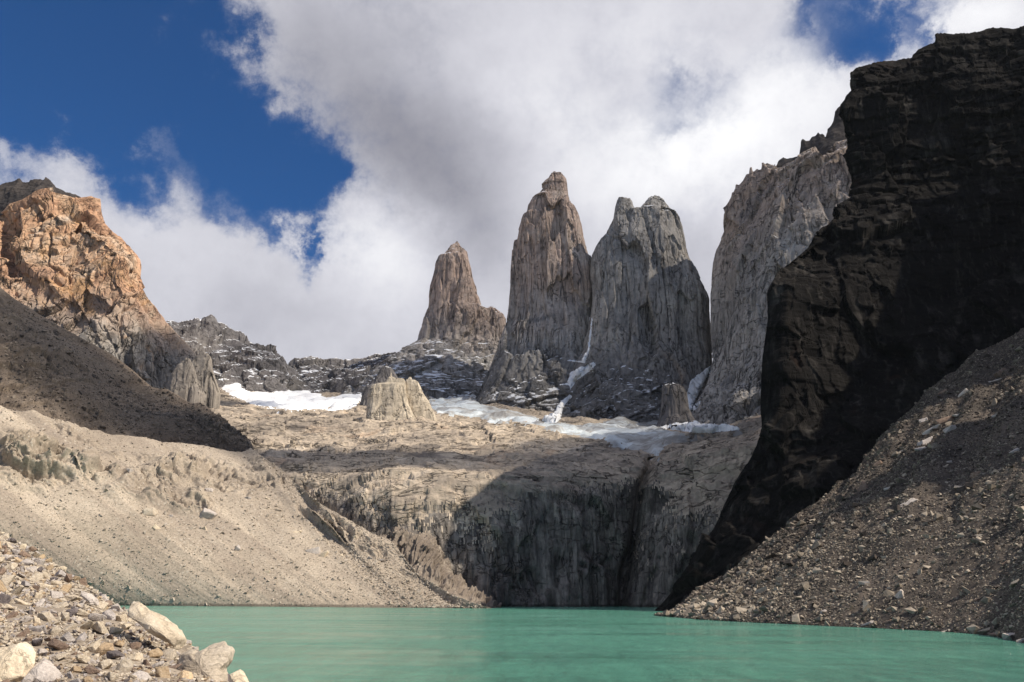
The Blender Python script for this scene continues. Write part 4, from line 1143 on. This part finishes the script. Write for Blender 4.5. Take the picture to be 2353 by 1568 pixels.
gl_poly = c2((290, 1222), (340, 1195), (385, 1180), (440, 1175), (500, 1182), (560, 1199), (640, 1202), (722, 1192), (715, 1240), (700, 1272), (755, 1242), (795, 1235), (770, 1300), (742, 1340), (762, 1372), (850, 1392), (900, 1400), (1000, 1432), (1100, 1466), (1200, 1480)) + \
    c3((40, 1484), (100, 1494), (230, 1478), (310, 1444), (400, 1432), (480, 1398), (546, 1362), (552, 1440), (535, 1490), (560, 1520), (700, 1545), (985, 1514)) + \
    c7((1640, 205), (1560, 205), (1400, 262), (1220, 295), (1150, 375), (1090, 345), (1000, 322), (890, 292), (800, 262), (650, 242), (520, 222), (420, 182), (300, 160), (200, 140), (100, 165), (0, 122)) + c2((600, 1432), (530, 1418), (488, 1392), (492, 1350), (440, 1300), (400, 1252))
glacier = lay('glacier', gl_poly, (-330, 480, 850, 2150), [headwall], MAT['ice'], 3.5, 5, wob=5.0)
tag(glacier, 'broken blue-white glacier below the towers, right of the pale butte', 'glacier', kind='thing')
sn_poly = c9((440, 312), (520, 322), (545, 270), (568, 236), (600, 280), (640, 280), (690, 330), (740, 390), (850, 408), (930, 412), (1000, 370), (1060, 348), (1150, 350), (1200, 370), (1270, 415), (1340, 420), (1390, 460), (1530, 430), (1620, 400), (1700, 380), (1720, 400), (1690, 470), (1640, 535),
             (1560, 545), (1450, 552), (1300, 550), (1160, 568), (1040, 548), (930, 550), (800, 520), (720, 490), (640, 455), (540, 380))
rdg = [o for o in scene.objects if o.name.startswith('ridge')]
o = lay('snowfield', sn_poly, (-900, -250, 1300, 2250), [headwall], MAT['snow'], 3.5, 5, wob=5.0)
tag(o, 'white snowfield in the bowl under the grey ridges', 'snowfield', kind='thing')
for pts, lab in (
    (c3((822, 1163), (802, 1222), (772, 1282), (747, 1332), (717, 1397), (707, 1440), (760, 1494), (850, 1506), (945, 1504), (985, 1514), (800, 1532), (690, 1525), (600, 1512), (540, 1502), (600, 1478), (640, 1420), (688, 1382), (694, 1310), (711, 1250), (768, 1205)), 'long white snow gully right of the dark rock block'),
    (c3((0, 1268), (40, 1262), (56, 1210), (100, 1183), (185, 1150), (198, 1160), (150, 1202), (90, 1245), (58, 1296), (46, 1270)), 'short snow gully slanting between the two tallest towers'),
    (c3((-100, 1462), (-40, 1432), (0, 1372), (60, 1322), (64, 1332), (18, 1390), (8, 1452), (-20, 1478), (-70, 1480)), 'snow tongue where the tallest tower meets the glacier'),
    (c3((720, 1405), (745, 1370), (770, 1348), (762, 1375), (735, 1408)), 'small snow strip beside the long snow gully'),
    (c3((-20, 1130), (120, 1140), (152, 1080), (160, 1000), (172, 900), (178, 905), (170, 1000), (160, 1080), (135, 1150)), 'thin snow thread high between the two tallest towers'),
):
    o = drape('snow_gully', pts, [headwall, T3, wall_r] if 'long' in lab else [headwall, T2, T3, T4, wall_r], MAT['snow'], 7, 1.0, step=1.6, fade=3.0, wob=1.2)
    tag(o, lab, 'snow gully', 'snow gullies at the foot of the towers', 'thing')


# ------------------------------------------------------------------ stones
def hull_bm(seed, n=13, box=(1, .8, .6)):
    r = np.random.default_rng(seed)
    bm = bmesh.new()
    for _ in range(n):
        p = r.uniform(-1, 1, 3); p = np.sign(p) * np.abs(p) ** .55
        p /= max(1.0, np.linalg.norm(p) / 1.25)
        bm.verts.new(p * np.array(box))
    res = bmesh.ops.convex_hull(bm, input=bm.verts)
    bmesh.ops.delete(bm, geom=[v for v in bm.verts if not v.link_faces], context='VERTS')
    bmesh.ops.dissolve_limit(bm, angle_limit=R(12), verts=bm.verts, edges=bm.edges)
    return bm


def rock_mesh(seed, cuts=3, box=(1, .8, .6), n=14, rough=.05, name='rock'):
    bm = hull_bm(seed, n, box)
    bmesh.ops.bevel(bm, geom=list(bm.edges) + list(bm.verts), offset=.07, segments=2, profile=.6, affect='EDGES', clamp_overlap=True)
    bmesh.ops.triangulate(bm, faces=bm.faces)
    bmesh.ops.subdivide_edges(bm, edges=[e for e in bm.edges if e.calc_length() > .15], cuts=cuts, use_grid_fill=True)
    bmesh.ops.triangulate(bm, faces=bm.faces)
    bm.normal_update()
    V = np.array([v.co for v in bm.verts]); N = np.array([v.normal for v in bm.verts])
    d = fbm(V * 2.3 + seed, 4, .55) * rough * 1.6 + (fbm(V * 1.3 + seed * 3, 3, .5, True) - .4) * rough * 1.5
    for v, p in zip(bm.verts, V + N * d[:, None]):
        v.co = p
    me = bpy.data.meshes.new(name); bm.to_mesh(me); bm.free()
    me.polygons.foreach_set('use_smooth', np.ones(len(me.polygons), bool))
    return me


ROCKS = [rock_mesh(100 + k, 2, ((1, .8, .62), (1, .7, .42), (1, .85, .75), (1, .55, .5))[k % 4]) for k in range(24)]
for me in ROCKS:
    me.materials.append(STONE['cream'])


def place_rock(name, mesh, mat, loc, size, rot, label, cat, group=None):
    o = bpy.data.objects.new(name, mesh); COL.objects.link(o)
    o.location = loc; o.scale = size; o.rotation_euler = rot
    o.material_slots[0].link = 'OBJECT'; o.material_slots[0].material = mat
    return tag(o, label, cat, group, 'thing')


# coarse stones for rubble that nobody could count
LOW = []
for k in range(14):
    bm = hull_bm(900 + k, 9, ((1, .8, .6), (1, .7, .45), (1, .9, .8))[k % 3]); bmesh.ops.triangulate(bm, faces=bm.faces)
    bm.verts.index_update()
    LOW.append((np.array([v.co for v in bm.verts]), np.array([[v.index for v in f.verts] for f in bm.faces]))); bm.free()


def rubble(name, pts, sizes, mats, weights, label, cat):
    n = len(pts)
    ang = rng.uniform(0, 2 * np.pi, (n, 3)); tl = rng.normal(0, .5, (n, 2))
    kind = rng.integers(0, len(LOW), n); mi = rng.choice(len(mats), n, p=np.array(weights) / sum(weights))
    Vs, Fs, Ms, n0 = [], [], [], 0
    cz, sz = np.cos(ang[:, 0]), np.sin(ang[:, 0]); cx, sx = np.cos(tl[:, 0]), np.sin(tl[:, 0]); cy, sy = np.cos(tl[:, 1]), np.sin(tl[:, 1])
    for k, (lv, lf) in enumerate(LOW):
        q = np.where(kind == k)[0]
        if not len(q): continue
        v = lv[None] * (sizes[q][:, None, None] * rng.uniform(.8, 1.25, (len(q), 1, 3)))
        x, y, z = v[..., 0], v[..., 1], v[..., 2]
        y, z = y * cx[q, None] - z * sx[q, None], y * sx[q, None] + z * cx[q, None]
        x, z = x * cy[q, None] + z * sy[q, None], -x * sy[q, None] + z * cy[q, None]
        x, y = x * cz[q, None] - y * sz[q, None], x * sz[q, None] + y * cz[q, None]
        v = np.stack([x, y, z], -1) + pts[q][:, None]
        Vs.append(v.reshape(-1, 3)); Fs.append((lf[None] + (np.arange(len(q)) * len(lv))[:, None, None] + n0).reshape(-1, 3)); Ms.append(np.repeat(mi[q], len(lf)))
        n0 += len(q) * len(lv)
    o = mesh_np(name, np.concatenate(Vs), np.concatenate(Fs), mats, smooth=False, mat_idx=np.concatenate(Ms))
    return tag(o, label, cat, kind='stuff')


def on_grid(P, j, i):
    j0, i0 = j.astype(int), i.astype(int); fj, fi = (j - j0)[:, None], (i - i0)[:, None]
    return (P[j0, i0] * (1 - fj) * (1 - fi) + P[j0 + 1, i0] * fj * (1 - fi) + P[j0, i0 + 1] * (1 - fj) * fi + P[j0 + 1, i0 + 1] * fj * fi)


def outline_rock(name, poly, on, mat, label, cat, thick=.55, seed=0, group=None, push=0.0):
    """boulder with the outline seen in the photo, at the distance of the ground it sits on, rounded front and back"""
    A = np.array([p[:2] for p in poly], float)
    cu, cv = A[:, 0].mean(), A[:, 1].mean()
    h = hit(cu, min(A[:, 1].max() - 2, 1560), *on) or hit(cu, cv, *on) or hit(cu - 60, cv + 20, *on)
    Y = h[0].y + push
    C = np.array([W(u, v, Y) for u, v in np.vstack([A, A[:1]])])
    na = 140
    R0 = resample(C, na + 1)[:-1]
    c = R0.mean(0); size = (R0[:, 0].max() - R0[:, 0].min() + R0[:, 2].max() - R0[:, 2].min()) / 2
    rings = []
    for k in np.linspace(-1, 1, 41):
        s = (1 - abs(k) ** 3.2) ** .5 if abs(k) < 1 else 0.0
        q = c + (R0 - c) * max(s, .01); q[:, 1] = Y + k * size * thick * .5 + (q[:, 2] - c[2]) * .65
        rings.append(q)
    P = np.array(rings)
    N = normals(P, True)
    ctr = P.reshape(-1, 3).mean(0)
    N *= np.sign(((P - ctr) * N).sum(-1, keepdims=True).mean())
    rr = np.random.default_rng(seed * 31 + 5)
    for _ in range(16):                                             # flat faces where pieces have broken off
        n = rr.normal(size=3); n[1] = -abs(n[1]) * 1.2; n /= np.linalg.norm(n)
        t = (P - ctr) @ n; lim = t.max() * rr.uniform(.74, .96)
        P = P - np.clip(t - lim, 0, None)[..., None] * n * .93
    N = normals(P, True); N *= np.sign(((P - ctr) * N).sum(-1).mean())
    S = P / size
    P = P + N * ((-.018 * joints(S + seed, (1.1, 1.1, 1.6), .04) - .010 * joints(S + seed * 2, (2.6, 2.6, 3.6), .06) + fbm(S * 1.6 + seed, 4, .5) * .03 + fbm(S * 11, 4, .6) * .012) * size)[..., None]
    o = mesh_np(name, P, grid_faces(*P.shape[:2], wrap=True), mat)
    bm = bmesh.new(); bm.from_mesh(o.data); bmesh.ops.recalc_face_normals(bm, faces=bm.faces); bm.to_mesh(o.data); bm.free()
    return tag(o, label, cat, group, 'thing')


hero = [
    ('boulder', c10((1100, 830), (1130, 808), (1200, 815), (1280, 870), (1350, 905), (1480, 960), (1560, 1020), (1660, 1085), (1730, 1170), (1768, 1215), (1755, 1285), (1680, 1262), (1560, 1190), (1420, 1110), (1300, 1040), (1200, 980), (1120, 925)), 'cream', 'long pale slab boulder lying along the edge of the bank above the water', .5),
    ('boulder', c10((1605, 1345), (1650, 1290), (1720, 1272), (1790, 1300), (1850, 1265), (1890, 1225), (1950, 1210), (1985, 1190), (2020, 1200), (2035, 1225), (2090, 1240), (2112, 1280), (2110, 1370), (2080, 1420), (2065, 1440), (2095, 1500), (2110, 1640), (1850, 1640), (1780, 1540), (1650, 1462)), 'cream', 'large cream boulder with a knob on top, standing against the turquoise water', .8),
    ('boulder', c10((2100, 1480), (2120, 1452), (2160, 1440), (2210, 1470), (2280, 1566), (2330, 1640), (2130, 1640)), 'cream', 'pale wedge-shaped boulder at the lower right end of the bank', .8),
    ('boulder', c10((-120, 1270), (50, 1240), (130, 1205), (200, 1240), (250, 1300), (278, 1400), (262, 1500), (245, 1640), (-120, 1660)), 'cream', 'big smooth cream boulder in the bottom left corner', .8),
    ('boulder', c10((285, 1330), (400, 1390), (480, 1450), (560, 1520), (590, 1566), (600, 1640), (280, 1640), (265, 1480)), 'pinkish grey', 'sloping grey-pink boulder right beside the bottom left corner boulder', .8),
    ('rock', c10((880, 1262), (930, 1200), (1010, 1212), (1050, 1290), (1010, 1312), (930, 1338)), 'ochre', 'square tan block among the stones in the middle of the bank', .9),
    ('rock', c10((1930, 1540), (1980, 1470), (2060, 1482), (2140, 1530), (2150, 1640), (1930, 1640)), 'dark grey', 'purplish dark rock in front of the large cream boulder', .9),
    ('rock', c10((690, 715), (820, 752), (900, 810), (935, 872), (880, 872), (770, 790)), 'pinkish grey', 'flat grey-tan slab on the upper edge of the bank', .6),
    ('rock', c10((930, 900), (1000, 895), (1050, 940), (1070, 1000), (1000, 985), (950, 990)), 'pinkish grey', 'grey wedge rock with a shaded hollow on its right side', .8),
    ('rock', c10((580, 910), (650, 890), (720, 885), (740, 900), (690, 950), (630, 958)), 'dark grey', 'dark grey pointed rock in the centre of the bank', .8),
    ('rock', c10((935, 830), (980, 812), (1020, 820), (1036, 870), (1015, 888), (960, 862)), 'brown', 'dark brown rounded rock just left of the long slab', .8),
    ('rock', c10((1460, 1120), (1500, 1085), (1540, 1100), (1565, 1180), (1500, 1185), (1470, 1180)), 'pinkish grey', 'light grey upright rock leaning on the long slab', .8),
    ('rock', c10((1170, 1490), (1240, 1460), (1330, 1480), (1385, 1530), (1370, 1600), (1200, 1600)), 'pinkish grey', 'rounded pale rock at the bottom edge of the photo', .8),
    ('rock', c10((1600, 1500), (1660, 1462), (1740, 1480), (1775, 1550), (1760, 1640), (1620, 1640)), 'ochre', 'ochre rock tucked under the left side of the large cream boulder', .8),
]
for nm, poly, col, lab, th in hero:
    outline_rock(nm, poly, [bank], STONE[col], lab, nm, th, seed=len(lab))
hero_px = [(np.array([p[:2] for p in poly]).mean(0), (np.ptp([p[0] for p in poly]) + np.ptp([p[1] for p in poly])) / 4) for _, poly, *_ in hero]

# loose stones of the bank: sizes as they look in the photo, laid from the biggest to the smallest without overlap
nb_ = 170000
jj, ii = rng.uniform(0, 258.9, nb_), rng.uniform(0, 258.9, nb_)
cand = on_grid(PB, jj, ii)
cu, cv, cd = project(cand)
rp = 2.1 * (1 - rng.uniform(0, 1, nb_)) ** (-1 / 1.6)
rp = np.minimum(rp, 17) * np.clip(20 / cd, .6, 1.15)
keep = (cu > -60) & (cu < 700) & (cv < 1640)
order = np.argsort(-rp); cell = {}; chosen = []
for q in order:
    if not keep[q]: continue
    x, y, r = cu[q], cv[q], rp[q]
    if r > 7 and any(np.hypot(x - c[0], (y - c[1])) < s * .9 + r * .5 for c, s in hero_px): continue
    gx, gy = int(x // 30), int(y // 30); bad = False
    for a in range(gx - 2, gx + 3):
        for b in range(gy - 2, gy + 3):
            for (x2, y2, r2) in cell.get((a, b), ()):
                if (x - x2) ** 2 + ((y - y2) * 1.25) ** 2 < ((.84 if r > 6 else .55) * (r + r2)) ** 2: bad = True; break
            if bad: break
        if bad: break
    if bad: continue
    cell.setdefault((gx, gy), []).append((x, y, r)); chosen.append(q)
vis = [q for q in chosen if -20 < cu[q] < 640 and cv[q] < 1590]
big = vis[:285]
bs_ = set(big)
names_ = {'cream': 'cream-coloured angular stone', 'pinkish grey': 'pale pinkish grey stone', 'ochre': 'ochre-stained stone', 'brown': 'brown stone', 'dark grey': 'dark grey stone'}
cols = list(STONE); wts = [.52, .25, .10, .07, .06]
for q in big:
    c = cols[rng.choice(5, p=wts)]
    r = rp[q] * cd[q] / 1897
    place_rock('rock', ROCKS[rng.integers(len(ROCKS))], STONE[c], cand[q] + np.array((0, 0, r * .28)), (r * 1.15, r * 1.15 * rng.uniform(.85, 1.1), r * 1.15 * rng.uniform(.85, 1.2)),
               (rng.normal(0, .35), rng.normal(.25, .35), rng.uniform(0, 6.28)), names_[c] + ' lying among other stones on the near bank', 'rock', names_[c] + 's on the near bank')
rest = np.array([q for q in chosen if q not in bs_])
sz_ = rp[rest] * cd[rest] / 1897
rubble('gravel', cand[rest] + np.array((0, 0, 1)) * (sz_ * .35)[:, None], sz_ * 1.25, [STONE[c] for c in cols], wts, 'small pale stones filling the gaps between the rocks of the near bank', 'gravel')

# stones of the scree on the right
ns = 95000
jj = rng.uniform(0, 1, ns) ** 1.25 * (PS.shape[0] - 2.01) + 1; ii = rng.uniform(0.03, .72, ns) * (PS.shape[1] - 1.01)
pts = on_grid(PS, jj, ii)
su, sv, sd = project(pts)
k = (su < 2480) & (su > 1500)
pts, sd, jr = pts[k], sd[k], (jj[k] / PS.shape[0])
size = .19 * (1 - rng.uniform(0, .9995, len(pts))) ** (-1 / np.where(jr < .3, 2.7, 3.1)) * np.clip(sd / 260, .6, 1.4)
size = np.minimum(size, 2.6)
MAT['scree_stone'] = rock_mat('scree_stone', wet=1.0, stops= [(.3, (.13, .11, .09)), (.5, (.20, .17, .135)), (.72, (.30, .25, .20))], big=.25, bump=(.5, .2), grain=2.0)
MAT['scree_stone_pale'] = rock_mat('scree_stone_pale', wet=1.0, stops= [(.3, (.28, .24, .19)), (.7, (.42, .36, .29))], big=.25, bump=(.5, .2), grain=2.0)
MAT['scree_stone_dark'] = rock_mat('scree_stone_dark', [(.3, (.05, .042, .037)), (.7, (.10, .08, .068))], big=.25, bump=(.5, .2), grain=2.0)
low_ = jr + rng.normal(0, .08, len(jr)) < .36
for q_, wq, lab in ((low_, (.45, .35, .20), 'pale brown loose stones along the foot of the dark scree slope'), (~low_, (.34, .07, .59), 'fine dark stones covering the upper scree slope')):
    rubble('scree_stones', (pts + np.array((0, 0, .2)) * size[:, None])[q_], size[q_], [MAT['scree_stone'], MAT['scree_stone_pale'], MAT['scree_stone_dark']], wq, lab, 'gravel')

# stones of the moraine
PM = make_moraine()
ns = 40000
jj = rng.uniform(0.003, 1, ns) * (PM.shape[0] - 2.01) + 1; ii = rng.uniform(0.1, .999, ns) * (PM.shape[1] - 1.01)
pts = on_grid(PM, jj, ii)
size = .26 * (1 - rng.uniform(0, .9995, ns)) ** (-1 / 2.5); size = np.minimum(size, 1.7)
MAT['moraine_stone'] = rock_mat('moraine_stone', wet=1.0, stops= [(.3, (.28, .24, .195)), (.7, (.46, .40, .33))], big=.2, bump=(.5, .2), grain=2.0)
MAT['moraine_stone_dark'] = rock_mat('moraine_stone_dark', wet=1.0, stops= [(.3, (.19, .155, .12)), (.7, (.30, .25, .20))], big=.2, bump=(.5, .2), grain=2.0)
rubble('moraine_stones', pts + np.array((0, 0, .15)) * size[:, None], size, [MAT['moraine_stone'], MAT['moraine_stone_dark']], (.88, .12), 'pale stones scattered over the left moraine bank', 'gravel')


HM = make_hill()
ns = 16000
pts = on_grid(HM, rng.uniform(.18, .99, ns) * (HM.shape[0] - 2), rng.uniform(.2, .99, ns) * (HM.shape[1] - 2))
size = np.minimum(.42 * (1 - rng.uniform(0, .9995, ns)) ** (-1 / 2.4), 3.5)
MAT['hill_stone'] = rock_mat('hill_stone', [(.3, (.12, .098, .08)), (.7, (.26, .215, .17))], big=.1, bump=(.5, .2), grain=2.0)
MAT['hill_stone_dark'] = rock_mat('hill_stone_dark', [(.3, (.06, .05, .042)), (.7, (.12, .10, .085))], big=.1, bump=(.5, .2), grain=2.0)
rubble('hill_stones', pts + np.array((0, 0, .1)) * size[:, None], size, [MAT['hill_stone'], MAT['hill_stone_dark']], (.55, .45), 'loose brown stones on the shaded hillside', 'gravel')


def boulders(lst, on, mats, what, group):
    for n, (u, v, rx, ry, lab) in enumerate(lst):
        h = hit(u, v + ry * .5, *on)
        if h is None: continue
        Y = np.linalg.norm(np.array(h[0]) - np.array((0, 0, CAM_Z))) / 1897
        ax, az = rx * Y, ry * Y
        r = np.random.default_rng(int(u * 7 + v))
        place_rock('boulder', ROCKS[r.integers(len(ROCKS))], mats[n % len(mats)], np.array(h[0]) + np.array((0, 0, az * .02)), (ax * 1.1, (ax + az) * .55, az * 1.45),
                   (r.normal(0, .2), r.normal(-.25 if what == 'scree' else .2, .2), r.uniform(-.6, .6)), lab or f"small {'brown' if mats[n % len(mats)] is STONE['brown'] else 'pale'} boulder lying on the {group}", 'boulder', f'boulders on the {group}')


def px(cfun, k, lst):
    return [cfun((x, y))[0] + (rx * k, ry * k, lab) for x, y, rx, ry, lab in lst]


mats = [STONE['pinkish grey'], STONE['cream']]
boulders(px(c5, .4137, [(1150, 620, 46, 50, 'largest pale boulder stuck in the moraine face'), (830, 612, 42, 30, 'broad pale boulder with gravel around it, left of the largest moraine boulder'), (945, 640, 18, 16, ''), (1140, 710, 16, 16, ''), (720, 390, 20, 14, 'tan boulder high on the moraine face near its crest'),
    (310, 595, 18, 10, ''), (1160, 495, 24, 14, ''), (1485, 545, 14, 10, ''), (1320, 820, 14, 22, ''), (1480, 950, 22, 11, ''), (1375, 540, 18, 14, ''), (1645, 730, 20, 14, ''), (1740, 830, 40, 30, 'pale rock pile boulder where the moraine face ends'), (1550, 610, 20, 10, ''), (560, 640, 12, 10, ''), (870, 700, 22, 24, ''), (905, 690, 16, 18, '')])
    + px(c6, .3517, [(290, 995, 32, 44, 'upright tan boulder standing out on the lower moraine slope'), (660, 1045, 26, 14, ''), (490, 890, 12, 12, ''), (615, 1135, 10, 10, ''), (130, 855, 16, 16, ''), (550, 1085, 14, 10, ''), (400, 1010, 14, 10, ''), (590, 1030, 18, 18, '')]), [moraine], mats, 'moraine', 'left moraine')
MAT['boulder_brown'] = STONE['brown']
boulders(px(c8, .4722, [(1290, 690, 52, 30, 'large angular boulder with a bright upper end, alone mid-slope on the scree'), (1080, 605, 34, 40, 'tall rounded boulder at the edge of the cliff shade'), (1395, 390, 46, 28, 'lowest of the big stacked boulders high on the scree'), (1420, 335, 46, 28, 'middle block of the big stacked boulders high on the scree'), (1480, 295, 42, 22, 'top block of the big stacked boulders high on the scree'),
    (1545, 265, 30, 14, ''), (1505, 332, 30, 18, 'pale sharp block right of the stacked boulders'), (1475, 150, 22, 15, ''), (1720, 95, 36, 13, 'flat pale boulder near the top right of the scree'), (1575, 160, 28, 14, ''), (1760, 62, 26, 20, 'dark boulder at the top right of the scree'), (1270, 1135, 30, 32, 'pale pointed boulder on the lower scree above the water'), (560, 905, 20, 13, 'lone pale slab in the dark shade near the cliff foot'),
    (1155, 505, 22, 12, ''), (1205, 625, 18, 8, ''), (600, 705, 14, 8, ''), (1640, 555, 26, 14, ''), (1825, 440, 22, 12, ''), (1370, 430, 28, 14, ''), (1260, 405, 12, 8, ''), (1315, 760, 14, 6, ''), (1090, 1085, 26, 12, ''), (1205, 1270, 24, 12, ''), (1105, 1280, 30, 13, ''), (895, 1225, 16, 8, ''), (1640, 1165, 20, 12, ''),
    (1810, 1340, 36, 18, 'pale slab at the waterline in the right corner'), (1860, 1362, 24, 14, ''), (1735, 1335, 30, 8, ''), (1730, 270, 18, 10, ''), (1500, 495, 16, 8, ''), (1705, 510, 14, 7, ''), (880, 745, 10, 6, ''), (1380, 290, 20, 14, ''), (1780, 985, 18, 16, ''), (1640, 1305, 26, 10, ''), (1480, 1320, 18, 8, '')]), [scree], [STONE['pinkish grey'], STONE['brown'], STONE['pinkish grey']], 'scree', 'right scree')


# ------------------------------------------------------------------ unseen clouds, added out of view and shaped to shade the mountains
def cloud(name, lobes, z, label, dens, thick=260):
    lobes = [tuple(np.array(l[:2]) + np.array(SUN[:2]) * (z - l[2]) / SUN.z) + l[3:] for l in lobes]
    A = np.array([l[:2] for l in lobes]); r = max(max(l[2:4]) for l in lobes) * 1.25
    xs = np.linspace(A[:, 0].min() - r, A[:, 0].max() + r, 150); ys = np.linspace(A[:, 1].min() - r, A[:, 1].max() + r, 150)
    X, Y = np.meshgrid(xs, ys)
    T = np.full(X.shape, -1.0)
    for x, y, a, b, rot in lobes:
        c, s = math.cos(R(rot)), math.sin(R(rot))
        p, q = ((X - x) * c + (Y - y) * s) / a, (-(X - x) * s + (Y - y) * c) / b
        T = np.maximum(T, 1 - p * p - q * q)
    T = T + fbm(np.stack([X / 170, Y / 170, 0 * X], -1), 6, .58) * .55
    T = np.clip(T, 0, 1.2) ** .8 * thick
    P1 = np.stack([X, Y, z + T * .65 + 0.02], -1); P0 = np.stack([X, Y, z - T * .35 - 0.02], -1)
    f = grid_faces(150, 150); k = (T.ravel()[f] > 0).any(1); f = f[k]
    n = 150 * 150
    V = np.concatenate([P0.reshape(-1, 3), P1.reshape(-1, 3)])
    # stitch the rim
    ed = {}
    for q in f:
        for a, b in zip(q, np.roll(q, -1)):
            ed[(a, b)] = ed.get((a, b), 0) + 1
    rim = np.array([(b, a, a + n, b + n) for (a, b) in ed if (b, a) not in ed])
    F4 = np.concatenate([f[:, ::-1], f + n, rim])
    o = mesh_np(name, V, F4, None or vol_mat(dens))
    return tag(o, label, 'cloud', kind='stuff')


def vol_mat(d):
    mt = bpy.data.materials.new('cloud_vapour'); mt.use_nodes = True
    g = NG(mt.node_tree); g.n.clear()
    out = g.new('ShaderNodeOutputMaterial'); v = g.new('ShaderNodeVolumePrincipled')
    v.inputs['Color'].default_value = (.97, .97, .97, 1); v.inputs['Density'].default_value = d; v.inputs['Anisotropy'].default_value = .5
    g.l.new(v.outputs[0], out.inputs['Volume'])
    return mt


cloud('cloud', [(520, 1330, 500, 340, 270, 0), (280, 1550, 600, 340, 280, 0), (50, 1720, 700, 330, 270, 0), (-150, 2000, 500, 320, 240, 0), (-480, 2080, 350, 300, 210, 0), (-760, 2120, 380, 220, 150, 0), (210, 1330, 320, 240, 140, 0), (300, 1150, 290, 220, 150, 0)], 2300, 'broad unseen cloud added to shade the towers', .0021)
cloud('cloud', [(-450, 930, 260, 340, 105, -18)], 2300, 'small unseen cloud added to shade the left hillside', .010, 200)
cloud('cloud', [(-330, 905, 160, 130, 62, 0), (-150, 858, 150, 170, 72, -10), (60, 832, 140, 170, 84, -5), (215, 900, 200, 190, 130, 0), (340, 1050, 270, 180, 160, 0)], 2300, 'unseen strip of cloud added to shade the rim of the headwall', .012, 180)
cloud('cloud', [(-590, 1560, 420, 200, 140, -10)], 2300, 'small unseen cloud added to shade the foot of the orange peak', .014, 200)


# ------------------------------------------------------------------ thin mountain air
HAZE = 1.0e-5
if HAZE:
    hz = 6500.0
    vb = [(x, y, z) for z in (-180.0, 1500.0) for x, y in ((-hz, -hz), (hz, -hz), (hz, hz), (-hz, hz))]
    fb = np.array([[3, 2, 1, 0], [4, 5, 6, 7], [0, 1, 5, 4], [1, 2, 6, 5], [2, 3, 7, 6], [3, 0, 4, 7]])
    mh = bpy.data.materials.new('air'); mh.use_nodes = True
    g = NG(mh.node_tree); g.n.clear()
    out = g.new('ShaderNodeOutputMaterial'); v = g.new('ShaderNodeVolumePrincipled')
    v.inputs['Color'].default_value = (.80, .88, 1.0, 1); v.inputs['Density'].default_value = HAZE; v.inputs['Anisotropy'].default_value = .2
    g.l.new(v.outputs[0], out.inputs['Volume'])
    tag(mesh_np('haze', vb, fb, mh, smooth=False), 'thin blue mountain haze', 'haze', kind='stuff')
